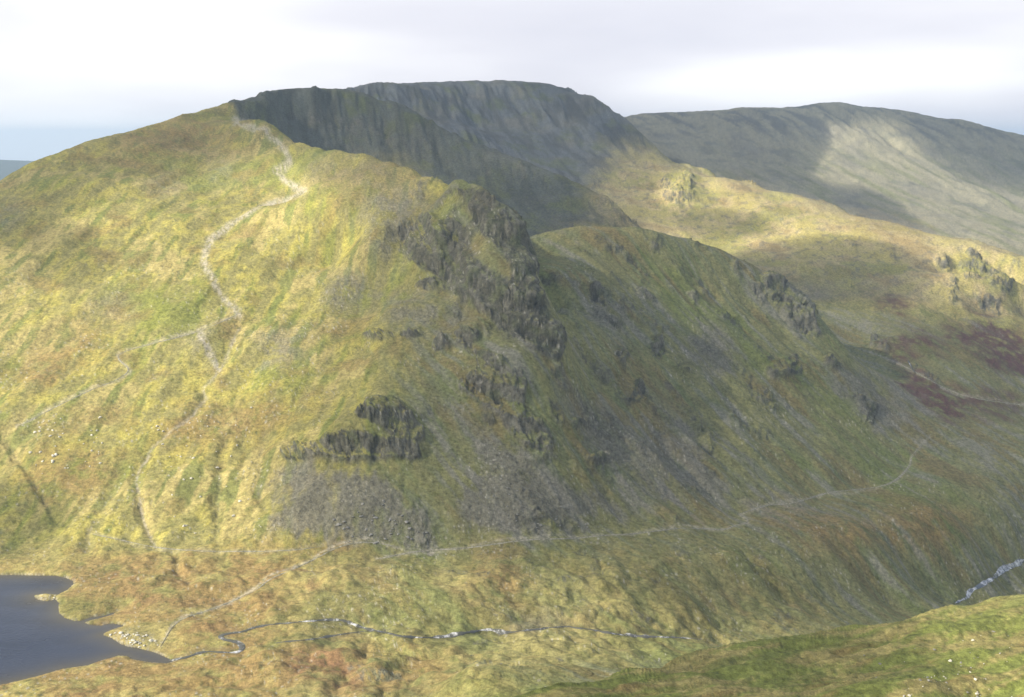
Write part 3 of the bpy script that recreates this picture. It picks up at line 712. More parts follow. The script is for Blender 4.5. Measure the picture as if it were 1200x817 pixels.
# traced patches
mix(LIME * 0.85, green * 0.65 * (1 - 0.45 * rf) * sstep(-0.5, 0.2, n2)); mix(ORG, np.clip(orange * 1.2, 0, 1) * 0.75 * sstep(-0.55, 0.15, n2 + 0.3 * n3)); mix(RED, red * 0.7 * sstep(-0.5, 0.2, n2))
mix(HEA, np.clip(heather * 1.5, 0, 1) * 0.95 * sstep(-0.55, 0.0, n2 + 0.5 * st_r))
mix(c(.055, .07, .065), 0.9 * sstep(3600, 5200, dist))
# near slope
ns = nearw
mix(GRN * 0.6 + LIME * 0.4, ns * 0.97); mix(DRY * 0.75, ns * 0.9 * sstep(-0.12, 0.22, fbm2(B1 / 42, B2 / 8, 301, 4) + 0.2 * n3)); mix(GRN * 0.9, ns * 0.7 * sstep(0.1, 0.5, fbm2(B1 / 30 + 8, B2 / 7, 311, 4))); mix(ORG * 0.9, ns * 0.6 * sstep(0.25, 0.55, fbm2(B1 / 36, B2 / 7 + 9, 321, 4)))
# long chutes of loose stone below the crags
chute = zone([[(478, 433), (492, 445), (540, 485), (585, 525), (640, 575), (692, 616), (640, 621), (600, 570), (570, 545), (555, 515), (515, 475), (482, 445)],
              [(640, 436), (670, 458), (716, 487), (762, 515), (808, 545), (865, 588), (830, 591), (775, 572), (740, 545), (700, 515), (660, 472)], [(756, 442), (790, 475), (830, 525), (822, 530), (775, 480)],
              [(690, 330), (720, 380), (735, 410), (728, 412), (705, 370)]], 7, 8, 500, 1100)
# stones and rock
sn = noise3(X / 1.5, Y / 1.5, Z / 1.5, 331)
st_s = np.where(U < 500, fbm2(X / 6.0 + Y / 50, Y / 80, 245, 4), st_r)
n3k = n3.copy(); n2k = n2.copy(); n3k[act] = n3r; n2k[act] = n2r
scm = np.clip(sstep(0.25, 0.70, scree + 1.1 * np.sqrt(scree) * (1 - 0.55 * scree) * (0.9 * st_s + 0.5 * n2 + 0.25 * n3)) * (0.95 - 0.5 * sstep(0.1, 0.45, fbm2(X / 24 + 60, Y / 24, 247, 4) + 0.5 * st_s)) + np.clip(grey * 1.5, 0, 1) * 0.8 * sstep(-0.45, 0.12, n2 + 0.4 * n3), 0, 1)
scm = np.maximum(scm, 0.8 * chute * (0.55 + 0.45 * sstep(-0.3, 0.2, st_s + 0.5 * n2)))
mix(SCR, scm * 0.9); mix(ROCKL, scm * 0.5 * sstep(0.2, 0.6, sn)); mix(ROCKD, scm * 0.25 * sstep(0.2, 0.6, -sn))
kc = np.zeros_like(X); kc[act] = 0.5 * k1 + 0.5 * k2; rk = np.zeros_like(X); rk[act] = r1 * 0.5 + r2 * 0.3
rm = np.clip(np.clip(rock * 1.3, 0, 1) * sstep(0.90, 0.68, NZ2 + 0.16 * n3k + 0.16 * n2k) + 0.8 * patchv * sstep(-0.1, 0.35, n3 + n2), 0, 1)
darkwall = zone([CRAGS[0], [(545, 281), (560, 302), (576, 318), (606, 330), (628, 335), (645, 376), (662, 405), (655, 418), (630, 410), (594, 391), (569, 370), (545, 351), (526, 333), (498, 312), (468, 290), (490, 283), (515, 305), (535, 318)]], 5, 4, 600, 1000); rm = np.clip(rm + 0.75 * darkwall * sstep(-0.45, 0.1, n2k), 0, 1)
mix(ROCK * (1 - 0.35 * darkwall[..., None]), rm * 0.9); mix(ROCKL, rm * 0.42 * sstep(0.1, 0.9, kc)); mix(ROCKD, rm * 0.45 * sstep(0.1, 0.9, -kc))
mix(OLIVE * 0.9, rm * 0.6 * sstep(0.0, 0.35, n2k + 0.5 * noise3(X / 7, Y / 7, Z / 5, 337))); mix(ROCKL * 0.85, rm * 0.5 * sstep(0.1, 0.55, noise3(X / 5, Y / 5, Z / 9, 341) + 0.3 * sn)); mix(ROCKD * 0.8, rm * 0.6 * sstep(0.05, 0.4, noise3(X / 6, Y / 6, Z / 14, 351)))
spk = sstep(0.50, 0.64, noise2(X / 1.7, Y / 1.7, 371)) * sstep(-0.1, 0.3, fbm2(X / 40 + 21, Y / 40, 373, 3)) * (1 - nearw) * sstep(1050, 900, dist)
mix(c(.42, .40, .33), spk * 0.75)
rush = sstep(0.42, 0.58, noise2(X / 2.6 + 0.6 * WU, Y / 2.6, 375)) * sstep(0.0, 0.3, fbm2(X / 34 + 41, Y / 34, 377, 3)) * (1 - farw)
mix(c(.07, .085, .035), rush * 0.6 * (1 - rm) * (1 - scm))
# shore, gullies, paths
mix(ROCKL, np.where(TS < 900, (1 - sstep(0.3, 1.8, TS)) * 0.75, 0) * sstep(-0.3, 0.3, n3 + n2)); mix(c(.10, .085, .05), np.where(TS < 0.2, 0.9, 0.0))
rocky_shore = zone([[(118, 744), (150, 738), (178, 745), (190, 757), (170, 761), (140, 756)], [(38, 697), (66, 697), (66, 703), (44, 704)]], 3, 2)
mix(ROCKL * 1.1, rocky_shore * 0.7 * sstep(-0.1, 0.4, sn)); mix(ROCKD, rocky_shore * 0.4 * sstep(0.2, 0.6, -sn))
mix(c(.17, .15, .09), gul * 0.55 * sstep(-0.5, 0.3, n2)); mix(ROCKL, gul * 0.4 * sstep(0.1, 0.5, sn))
mix(c(.10, .10, .06), np.clip(beckm * 1.2, 0, 1) * 0.35)
mix(c(.36, .33, .27), scar * 0.8 * sstep(-0.6, 0.1, n3)); mix(PATH, pathm * 0.85 * sstep(-0.65, 0.0, n3 + 0.4 * n2))
tuft = noise2(X / 4.3, Y / 4.3, 361)
mix(GRN * 0.75, 0.45 * sstep(0.2, 0.6, tuft) * (1 - rm) * (1 - scm) * (1 - farw))
C *= np.clip(1 + 0.12 * n3 + 0.20 * n2 + 0.15 * st_l * (1 - rf) + 0.2 * st_r * rf, 0.35, 1.8)[..., None]
C = np.clip(C, 0.01, 0.8)
ROUGH = np.clip(rm + 0.7 * scm + 0.15, 0, 1)

# ------------------------------------------------------------------ materials
def new_mat(name):
    m = bpy.data.materials.new(name); m.use_nodes = True
    nt = m.node_tree; b = nt.nodes['Principled BSDF']
    return m, nt, b


def N(nt, kind, **kw):
    nd = nt.nodes.new(kind)
    for a, v in kw.items():
        setattr(nd, a, v)
    return nd


mat_ground, nt, b = new_mat('fell_ground')
at = N(nt, 'ShaderNodeAttribute', attribute_name='albedo'); ar = N(nt, 'ShaderNodeAttribute', attribute_name='stony')
tc = N(nt, 'ShaderNodeTexCoord')
nz = N(nt, 'ShaderNodeTexNoise'); nz.inputs['Scale'].default_value = 0.42; nz.inputs['Detail'].default_value = 5; nz.inputs['Roughness'].default_value = 0.72
nt.links.new(tc.outputs['Object'], nz.inputs['Vector'])
mr = N(nt, 'ShaderNodeMapRange'); mr.inputs[1].default_value = 0.28; mr.inputs[2].default_value = 0.72; mr.inputs[3].default_value = 0.50; mr.inputs[4].default_value = 1.52
nt.links.new(nz.outputs['Fac'], mr.inputs[0])
mx = N(nt, 'ShaderNodeMix', data_type='RGBA', blend_type='MULTIPLY'); mx.inputs[0].default_value = 1.0
nf = N(nt, 'ShaderNodeTexNoise'); nf.inputs['Scale'].default_value = 2.6; nf.inputs['Detail'].default_value = 4; nf.inputs['Roughness'].default_value = 0.7; nt.links.new(tc.outputs['Object'], nf.inputs['Vector'])
mf = N(nt, 'ShaderNodeMapRange'); mf.inputs[1].default_value = 0.3; mf.inputs[2].default_value = 0.7; mf.inputs[3].default_value = 0.68; mf.inputs[4].default_value = 1.32; nt.links.new(nf.outputs['Fac'], mf.inputs[0])
mm_ = N(nt, 'ShaderNodeMath', operation='MULTIPLY'); nt.links.new(mr.outputs[0], mm_.inputs[0]); nt.links.new(mf.outputs[0], mm_.inputs[1])
nt.links.new(at.outputs['Color'], mx.inputs[6]); nt.links.new(mm_.outputs[0], mx.inputs[7])
nt.links.new(mx.outputs[2], b.inputs['Base Color'])
b.inputs['Roughness'].default_value = 0.95; b.inputs['Specular IOR Level'].default_value = 0.12
nb = N(nt, 'ShaderNodeTexNoise'); nb.inputs['Scale'].default_value = 0.28; nb.inputs['Detail'].default_value = 6; nb.inputs['Roughness'].default_value = 0.65
nt.links.new(tc.outputs['Object'], nb.inputs['Vector'])
bm_ = N(nt, 'ShaderNodeBump'); bm_.inputs['Distance'].default_value = 3.0
ms = N(nt, 'ShaderNodeMapRange'); ms.inputs[3].default_value = 0.35; ms.inputs[4].default_value = 1.0
nt.links.new(ar.outputs['Fac'], ms.inputs[0]); nt.links.new(ms.outputs[0], bm_.inputs['Strength']); nt.links.new(nb.outputs['Fac'], bm_.inputs['Height']); nt.links.new(bm_.outputs[0], b.inputs['Normal'])


def stone_mat(name, col, var=0.35):
    m, nt, b = new_mat(name)
    tc = N(nt, 'ShaderNodeTexCoord'); oi = N(nt, 'ShaderNodeObjectInfo')
    nz = N(nt, 'ShaderNodeTexNoise'); nz.inputs['Scale'].default_value = 1.3; nz.inputs['Detail'].default_value = 5
    nt.links.new(tc.outputs['Object'], nz.inputs['Vector'])
    ad = N(nt, 'ShaderNodeMath', operation='MULTIPLY_ADD'); ad.inputs[1].default_value = 0.45; nt.links.new(oi.outputs['Random'], ad.inputs[0]); nt.links.new(nz.outputs['Fac'], ad.inputs[2])
    mr = N(nt, 'ShaderNodeMapRange'); mr.inputs[1].default_value = 0.3; mr.inputs[2].default_value = 1.1; mr.inputs[3].default_value = 1 - var; mr.inputs[4].default_value = 1 + var
    nt.links.new(ad.outputs[0], mr.inputs[0])
    mx = N(nt, 'ShaderNodeMix', data_type='RGBA', blend_type='MULTIPLY'); mx.inputs[0].default_value = 1.0; mx.inputs[6].default_value = (*col, 1)
    nt.links.new(mr.outputs[0], mx.inputs[7]); nt.links.new(mx.outputs[2], b.inputs['Base Color']); b.inputs['Roughness'].default_value = 0.9; b.inputs['Specular IOR Level'].default_value = 0.2
    bp = N(nt, 'ShaderNodeBump'); bp.inputs['Distance'].default_value = 0.3; bp.inputs['Strength'].default_value = 0.8
    nt.links.new(nz.outputs['Fac'], bp.inputs['Height']); nt.links.new(bp.outputs[0], b.inputs['Normal'])
    return m


MAT_STONE = stone_mat('pale_stone', (.52, .50, .42)); MAT_STONE_GREY = stone_mat('grey_stone', (.24, .235, .21)); MAT_CRAG = stone_mat('crag_stone', (.13, .13, .11), 0.5)


# ------------------------------------------------------------------ terrain mesh
def grid_mesh(name, x, y, z, mat):
    na, nr = x.shape
    me = bpy.data.meshes.new(name)
    co = np.stack([x, y, z], -1).reshape(-1, 3).astype(np.float32)
    i = np.arange(na - 1)[:, None] * nr + np.arange(nr - 1)[None]
    f = np.stack([i, i + 1, i + nr + 1, i + nr], -1).reshape(-1, 4)[:, ::-1].astype(np.int32)
    me.vertices.add(len(co)); me.vertices.foreach_set('co', co.ravel())
    me.loops.add(f.size); me.loops.foreach_set('vertex_index', f.ravel())
    me.polygons.add(len(f)); me.polygons.foreach_set('loop_start', np.arange(0, f.size, 4, dtype=np.int32)); me.polygons.foreach_set('loop_total', np.full(len(f), 4, np.int32))
    me.polygons.foreach_set('use_smooth', np.ones(len(f), bool))
    me.update(calc_edges=True); me.validate()
    me.materials.append(mat)
    o = bpy.data.objects.new(name, me); COL.objects.link(o)
    return o


terrain = grid_mesh('terrain', X, Y, Z, mat_ground)
terrain['kind'] = 'structure'
ca = terrain.data.color_attributes.new('albedo', 'FLOAT_COLOR', 'POINT')
ca.data.foreach_set('color', np.concatenate([C, np.ones(X.shape + (1,), np.float32)], -1).astype(np.float32).ravel())
sa = terrain.data.attributes.new('stony', 'FLOAT', 'POINT'); sa.data.foreach_set('value', ROUGH.astype(np.float32).ravel())
bpy.context.view_layer.update()


def hit(u, v):
    r = ray(u, v)
    ok, p, nrm, _ = terrain.ray_cast(Vector((0, 0, CAM_Z)), Vector(r).normalized())
    return (p.copy(), nrm.copy()) if ok else (None, None)


def drop(x, y, top=900):
    ok, p, nrm, _ = terrain.ray_cast(Vector((x, y, top)), Vector((0, 0, -1)))
    return (p.copy(), nrm.copy()) if ok else (None, None)


def struct(o):
    o['kind'] = 'structure'; return o


# ------------------------------------------------------------------ water
mat_water, nt, b = new_mat('tarn_water')
b.inputs['Base Color'].default_value = (.036, .047, .075, 1); b.inputs['Roughness'].default_value = 0.12; b.inputs['IOR'].default_value = 1.33
tc = N(nt, 'ShaderNodeTexCoord'); nz = N(nt, 'ShaderNodeTexNoise'); nz.inputs['Scale'].default_value = 0.6; nz.inputs['Detail'].default_value = 3
mp = N(nt, 'ShaderNodeMapping'); mp.inputs['Scale'].default_value = (1, 2.2, 1); nt.links.new(tc.outputs['Object'], mp.inputs[0]); nt.links.new(mp.outputs[0], nz.inputs['Vector'])
bp = N(nt, 'ShaderNodeBump'); bp.inputs['Distance'].default_value = 0.12; bp.inputs['Strength'].default_value = 0.5; nt.links.new(nz.outputs['Fac'], bp.inputs['Height']); nt.links.new(bp.outputs[0], b.inputs['Normal'])
gx, gy = np.meshgrid(np.arange(-480, -112, 2.5), np.arange(390, 560, 2.5), indexing='ij')
gs = sdf(gx, gy, TARN)
keep = gs < 4.0
cellk = keep[:-1, :-1] & keep[1:, :-1] & keep[:-1, 1:] & keep[1:, 1:]
usedv = np.zeros(gx.shape, bool)
for a in (0, 1):
    for b_ in (0, 1):
        usedv[a:gx.shape[0] - 1 + a, b_:gx.shape[1] - 1 + b_] |= cellk
vid_ = -np.ones(gx.shape, int); vid_[usedv] = np.arange(usedv.sum())
fc = [(int(vid_[i, j]), int(vid_[i + 1, j]), int(vid_[i + 1, j + 1]), int(vid_[i, j + 1])) for i, j in zip(*np.nonzero(cellk))]
me = bpy.data.meshes.new('tarn_water'); me.from_pydata([(float(a), float(b_), 0.0) for a, b_ in zip(gx[usedv], gy[usedv])], [], fc); me.update(); me.materials.append(mat_water)
sh = me.attributes.new('shallow', 'FLOAT', 'POINT'); sh.data.foreach_set('value', np.clip(np.exp(np.minimum(gs[usedv], 0) / 7.0), 0, 1).astype(np.float32))
tarn = struct(bpy.data.objects.new('tarn_water', me)); COL.objects.link(tarn)
nt = mat_water.node_tree; b = nt.nodes['Principled BSDF']
sa_ = N(nt, 'ShaderNodeAttribute', attribute_name='shallow'); wn = N(nt, 'ShaderNodeTexNoise'); wn.inputs['Scale'].default_value = 0.02; wn.inputs['Detail'].default_value = 3
tcw = N(nt, 'ShaderNodeTexCoord'); mpw = N(nt, 'ShaderNodeMapping'); mpw.inputs['Scale'].default_value = (1, 2.6, 1); nt.links.new(tcw.outputs['Object'], mpw.inputs[0]); nt.links.new(mpw.outputs[0], wn.inputs['Vector'])
rw = N(nt, 'ShaderNodeMapRange'); rw.inputs[1].default_value = 0.35; rw.inputs[2].default_value = 0.65; rw.inputs[3].default_value = 0.06; rw.inputs[4].default_value = 0.32; nt.links.new(wn.outputs['Fac'], rw.inputs[0]); nt.links.new(rw.outputs[0], b.inputs['Roughness'])
mxw = N(nt, 'ShaderNodeMix', data_type='RGBA'); mxw.inputs[6].default_value = (.024, .035, .066, 1); mxw.inputs[7].default_value = (.085, .075, .05, 1); nt.links.new(sa_.outputs['Fac'], mxw.inputs[0]); nt.links.new(mxw.outputs[2], b.inputs['Base Color'])


def resample(pts, step):
    out = [pts[0]]
    for (x0, y0), (x1, y1) in zip(pts, pts[1:]):
        m = max(1, int(math.hypot(x1 - x0, y1 - y0) / step))
        for k in range(1, m + 1):
            out.append((x0 + (x1 - x0) * k / m, y0 + (y1 - y0) * k / m))
    return out


def smooth_line(pts, it=2):
    for _ in range(it):
        q = [pts[0]]
        for a, b_ in zip(pts, pts[1:]):
            q += [(a[0] * .75 + b_[0] * .25, a[1] * .75 + b_[1] * .25), (a[0] * .25 + b_[0] * .75, a[1] * .25 + b_[1] * .75)]
        q.append(pts[-1]); pts = q
    return pts


def ribbon(name, px, width, mat, lift, jitter=0.35, seed=1, ymax=1e9):
    """a strip of path or beck draped over the ground along a traced line"""
    rnd = random.Random(seed)
    line = []
    for u, v in resample(smooth_line(px), 2.0):
        p, _ = hit(u, v)
        if p is not None and p.y < ymax and (not line or 0.25 < (p - line[-1]).length < 40):
            line.append(p)
    vsx, fs = [], []
    wj = 1.0
    for i, p in enumerate(line):
        a = line[max(0, i - 2)]; b_ = line[min(len(line) - 1, i + 2)]
        d = Vector((b_.x - a.x, b_.y - a.y, 0))
        if d.length < 1e-4:
            d = Vector((1, 0, 0))
        d.normalize(); s = Vector((-d.y, d.x, 0))
        wj = 0.7 * wj + 0.3 * (1 + rnd.uniform(-1, 1) * jitter * 2)
        w = width * max(0.35, wj) * 0.5 * min(1.0, (i + 2) / 8.0, (len(line) - i + 1) / 22.0)
        for k in (-1, -0.33, 0.33, 1):
            q = p + s * (w * k)
            g, _ = drop(q.x, q.y, p.z + 6)
            z = g.z if g is not None and abs(g.z - p.z) < 3 else p.z
            vsx.append((q.x, q.y, z + lift * (1 if abs(k) < .5 else 0.35)))
        if i:
            for k in range(3):
                j = 4 * (i - 1) + k
                fs.append((j, j + 1, j + 5, j + 4))
    me = bpy.data.meshes.new(name); me.from_pydata(vsx, [], fs); me.update(); me.materials.append(mat)
    for p in me.polygons:
        p.use_smooth = True
    bmx = bmesh.new(); bmx.from_mesh(me)
    for f in bmx.faces:
        f.normal_update()
        if f.normal.z < 0:
            f.normal_flip()
    bmx.to_mesh(me); bmx.free()
    o = struct(bpy.data.objects.new(name, me)); COL.objects.link(o)
    return o


mat_beck, nt, b = new_mat('running_water')
tc = N(nt, 'ShaderNodeTexCoord'); nz = N(nt, 'ShaderNodeTexNoise'); nz.inputs['Scale'].default_value = 0.16; nz.inputs['Detail'].default_value = 6; nz.inputs['Roughness'].default_value = 0.75
nt.links.new(tc.outputs['Object'], nz.inputs['Vector'])
cr = N(nt, 'ShaderNodeValToRGB'); cr.color_ramp.elements[0].position = 0.53; cr.color_ramp.elements[0].color = (.085, .085, .07, 1); cr.color_ramp.elements[1].position = 0.66; cr.color_ramp.elements[1].color = (.62, .63, .64, 1)
nt.links.new(nz.outputs['Fac'], cr.inputs[0]); nt.links.new(cr.outputs[0], b.inputs['Base Color']); b.inputs['Roughness'].default_value = 0.25
mat_path, nt, b = new_mat('stony_path')
tc = N(nt, 'ShaderNodeTexCoord'); nz = N(nt, 'ShaderNodeTexNoise'); nz.inputs['Scale'].default_value = 0.9; nz.inputs['Detail'].default_value = 5
nt.links.new(tc.outputs['Object'], nz.inputs['Vector'])
cr = N(nt, 'ShaderNodeValToRGB'); cr.color_ramp.elements[0].position = 0.35; cr.color_ramp.elements[0].color = (.15, .145, .085, 1); cr.color_ramp.elements[1].position = 0.68; cr.color_ramp.elements[1].color = (.38, .355, .28, 1)
nt.links.new(nz.outputs['Fac'], cr.inputs[0]); nt.links.new(cr.outputs[0], b.inputs['Base Color']); b.inputs['Roughness'].default_value = 0.95

ribbon('stream', BECK, 1.8, mat_beck, 0.3, 0.6, 2)
mat_beck_low = mat_beck.copy(); mat_beck_low.name = 'white_water'
for nd in mat_beck_low.node_tree.nodes:
    if nd.type == 'VALTORGB':
        nd.color_ramp.elements[0].position = 0.46; nd.color_ramp.elements[0].color = (.09, .11, .14, 1); nd.color_ramp.elements[1].position = 0.66; nd.color_ramp.elements[1].color = (.8, .84, .9, 1)
ribbon('stream', BECK_LOW, 2.0, mat_beck_low, 0.5, 0.9, 3)
ribbon('stream', CREEK, 1.2, mat_beck, 0.2, 0.5, 4)
ribbon('stream', [(1064, 423), (1067, 428), (1070, 434), (1073, 438)], 3.0, mat_beck, 0.8, 0.4, 14)
ribbon('path', PATH_MAIN, 1.15, mat_path, 0.22, 0.3, 5)
ribbon('path', PATH_FAR, 1.1, mat_path, 0.25, 0.6, 6)
ribbon('path', PATH_TARN, 0.9, mat_path, 0.2, 0.4, 7)
ribbon('path', PATH_ZIG2, 0.9, mat_path, 0.2, 0.5, 8)
ribbon('path', PATH_ZIG, 1.5, mat_path, 0.3, 0.6, 9)
ribbon('path', PATH_RIGHT, 1.4, mat_path, 0.35, 0.4, 10)
ribbon('path', TRACK_FOOT, 0.8, mat_path, 0.15, 0.5, 11)


# ------------------------------------------------------------------ stones
def stone_mesh(name, seed, mat, squash=0.7, sub=2, rough=0.28):
    rnd = random.Random(seed)
    bm = bmesh.new(); bmesh.ops.create_icosphere(bm, subdivisions=sub, radius=1)
    cuts = [(Vector((rnd.gauss(0, 1), rnd.gauss(0, 1), rnd.gauss(0, .8))).normalized(), rnd.uniform(.5, .8)) for _ in range(9)]
    st = (rnd.uniform(.85, 1.35), rnd.uniform(.75, 1.1), squash * rnd.uniform(.8, 1.2))
    for v in bm.verts:
        p = v.co.copy()
        for nrm, d in cuts:                      # flat broken faces
            e = p.dot(nrm) - d
            if e > 0:
                p -= nrm * e * 0.9
        p *= 1 + rnd.uniform(-.5, .5) * rough * 0.35
        v.co = Vector((p.x * st[0], p.y * st[1], p.z * st[2]))
    me = bpy.data.meshes.new(name); bm.to_mesh(me); bm.free(); me.materials.append(mat)
    return me


STONES = [stone_mesh('boulder', s, MAT_STONE, sub=2) for s in range(6)]
STONES_G = [stone_mesh('boulder', 20 + s, MAT_STONE_GREY, sub=2) for s in range(6)]


def put(name, me, p, size, label, cat, group=None, sink=0.3, rz=None, rnd=random):
    o = bpy.data.objects.new(name, me); COL.objects.link(o)
    s = size * 0.5
    o.location = (p.x, p.y, p.z + s * (0.7 - sink * 2) * 0.6); o.scale = (s, s, s)
    o.rotation_euler = (rnd.uniform(-.3, .3), rnd.uniform(-.3, .3), rnd.uniform(0, 6.28) if rz is None else rz)
    o['label'] = label; o['category'] = cat
    if group:
        o['group'] = group
    return o


def inside(poly, x, y):
    r = False
    for (x0, y0), (x1, y1) in zip(poly, poly[1:] + poly[:1]):
        if (y0 <= y) != (y1 <= y) and x < x0 + (y - y0) / (y1 - y0) * (x1 - x0):
            r = not r
    return r


def scatter(poly, count, smin, smax, meshes, label, group, seed, power=2.0):
    rnd = random.Random(seed)
    xs = [p[0] for p in poly]; ys = [p[1] for p in poly]
    k = 0; tries = 0
    while k < count and tries < count * 30:
        tries += 1
        u, v = rnd.uniform(min(xs), max(xs)), rnd.uniform(min(ys), max(ys))
        if not inside(poly, u, v):
            continue
        p, nrm = hit(u, v)
        if p is None or p.z < 0.05:
            continue
        put('boulder', rnd.choice(meshes), p, smin + (smax - smin) * rnd.random() ** power, label, 'boulder', group, rnd=rnd)
        k += 1


scatter([(20, 490), (120, 480), (130, 545), (40, 560)], 46, 0.9, 2.6, STONES, 'pale boulder strewn on the grassy fellside above the tarn, left of the eroded gully', 'boulders on the slope left of the gully', 31)
scatter([(175, 490), (300, 470), (310, 620), (190, 630)], 46, 0.8, 2.2, STONES, 'pale boulder strewn on the grassy fellside between the gully and the grey scree', 'boulders on the slope right of the gully', 32)
scatter([(380, 610), (405, 590), (455, 585), (500, 620), (520, 640), (410, 636)], 60, 0.9, 3.0, STONES_G, 'grey boulder at the foot of the big scree fan, just above the path', 'boulders at the scree foot', 33)
scatter([(122, 743), (150, 738), (178, 746), (186, 757), (165, 760), (142, 755)], 34, 0.8, 2.4, STONES, 'pale boulder heaped on the rocky point jutting into the tarn', 'boulders on the rocky point', 34)
scatter([(40, 697), (66, 697), (66, 704), (44, 704)], 10, 0.6, 1.4, STONES, 'small pale stone on the little spit reaching into the tarn', 'stones on the little spit', 35)
scatter([(1000, 770), (1110, 745), (1200, 735), (1200, 817), (1040, 817)], 44, 0.3, 1.2, STONES + STONES_G, 'pale stone in the green grass of the near slope, lower right corner', 'stones on the near slope', 36, 3.0)
scatter([(1075, 795), (1120, 778), (1150, 785), (1110, 806)], 16, 0.3, 0.9, STONES + STONES_G, 'pale stone in the loose cluster on the near green slope', 'cluster of stones on the near slope', 37)
scatter([(560, 545), (680, 600), (700, 620), (600, 625), (565, 590)], 34, 0.8, 2.0, STONES_G, 'grey boulder on the long scree gully right of the big scree fan', 'boulders on the scree gully', 38)
scatter([(640, 650), (760, 645), (780, 690), (650, 690)], 18, 0.7, 1.6, STONES, 'pale boulder on the green slope just below the contouring path', 'boulders below the path', 39)


# ------------------------------------------------------------------ light: sun, sky, unseen clouds added to shade the fells
SUN_AZ = math.radians(-112)        # direction to the sun: left and a little behind the camera
SUN_EL = math.radians(33)
SUN = Vector((math.sin(SUN_AZ) * math.cos(SUN_EL), math.cos(SUN_AZ) * math.cos(SUN_EL), math.sin(SUN_EL)))
sl = bpy.data.lights.new('sun', 'SUN'); sl.energy = 5.0; sl.angle = math.radians(0.6); sl.color = (1.0, 0.91, 0.76)
so = bpy.data.objects.new('sun', sl); COL.objects.link(so); so.rotation_euler = SUN.to_track_quat('Z', 'Y').to_euler(); so.location = SUN * 2000

wd = bpy.data.worlds.new('World'); scene.world = wd; wd.use_nodes = True
nt = wd.node_tree; nt.nodes.clear()
out = N(nt, 'ShaderNodeOutputWorld')
sky = N(nt, 'ShaderNodeTexSky', sky_type='NISHITA'); sky.sun_disc = False; sky.sun_elevation = SUN_EL; sky.sun_rotation = SUN_AZ; sky.altitude = 700
bg1 = N(nt, 'ShaderNodeBackground'); bg1.inputs[1].default_value = 0.10; nt.links.new(sky.outputs[0], bg1.inputs[0])
tc = N(nt, 'ShaderNodeTexCoord'); mp = N(nt, 'ShaderNodeMapping'); mp.inputs['Scale'].default_value = (1.0, 1.0, 5.0); nt.links.new(tc.outputs['Generated'], mp.inputs[0])
n_a = N(nt, 'ShaderNodeTexNoise'); n_a.inputs['Scale'].default_value = 1.9; n_a.inputs['Detail'].default_value = 4; n_a.inputs['Roughness'].default_value = 0.52; nt.links.new(mp.outputs[0], n_a.inputs['Vector'])
cr = N(nt, 'ShaderNodeValToRGB')
e = cr.color_ramp.elements; e[0].position = 0.28; e[0].color = (.68, .69, .77, 1); e[1].position = 0.74; e[1].color = (1.0, 1.0, 1.02, 1); m_ = e.new(0.50); m_.color = (.79, .79, .85, 1)
sk_fac = n_a.outputs['Fac']
for (u_, v_, sx_, gain_) in ((840, 100, 0.11, 0.40), (1030, 92, 0.11, 0.30), (30, 165, 0.10, 0.25), (700, 55, 0.12, -0.10), (120, 120, 0.26, 0.20), (960, 30, 0.26, -0.08), (480, -10, 0.30, -0.05)):
    d_ = Vector(ray(u_, v_)).normalized()
    m2 = N(nt, 'ShaderNodeMapping'); m2.inputs['Location'].default_value = (-d_.x, -d_.y, -d_.z * 4.5); m2.inputs['Scale'].default_value = (1, 1, 4.5); nt.links.new(tc.outputs['Generated'], m2.inputs[0])
    ln = N(nt, 'ShaderNodeVectorMath', operation='LENGTH'); nt.links.new(m2.outputs[0], ln.inputs[0])
    mm = N(nt, 'ShaderNodeMapRange', interpolation_type='SMOOTHSTEP'); mm.inputs[1].default_value = 0; mm.inputs[2].default_value = sx_ * 1.6; mm.inputs[3].default_value = gain_; mm.inputs[4].default_value = 0; nt.links.new(ln.outputs['Value'], mm.inputs[0])
    ad = N(nt, 'ShaderNodeMath', operation='ADD'); nt.links.new(sk_fac, ad.inputs[0]); nt.links.new(mm.outputs[0], ad.inputs[1]); sk_fac = ad.outputs[0]
nt.links.new(sk_fac, cr.inputs[0])
bg2 = N(nt, 'ShaderNodeBackground'); bg2.inputs[1].default_value = 0.76; nt.links.new(cr.outputs[0], bg2.inputs[0])
# cloud cover thins towards the zenith, where blue shows
sp = N(nt, 'ShaderNodeSeparateXYZ'); nt.links.new(tc.outputs['Generated'], sp.inputs[0])
mrw = N(nt, 'ShaderNodeMapRange'); mrw.inputs[1].default_value = 0.25; mrw.inputs[2].default_value = 0.75; mrw.inputs[3].default_value = 1.0; mrw.inputs[4].default_value = 0.35; nt.links.new(sp.outputs[2], mrw.inputs[0])
mxs = N(nt, 'ShaderNodeMixShader'); nt.links.new(mrw.outputs[0], mxs.inputs[0]); nt.links.new(bg1.outputs[0], mxs.inputs[1]); nt.links.new(bg2.outputs[0], mxs.inputs[2]); nt.links.new(mxs.outputs[0], out.inputs[0])


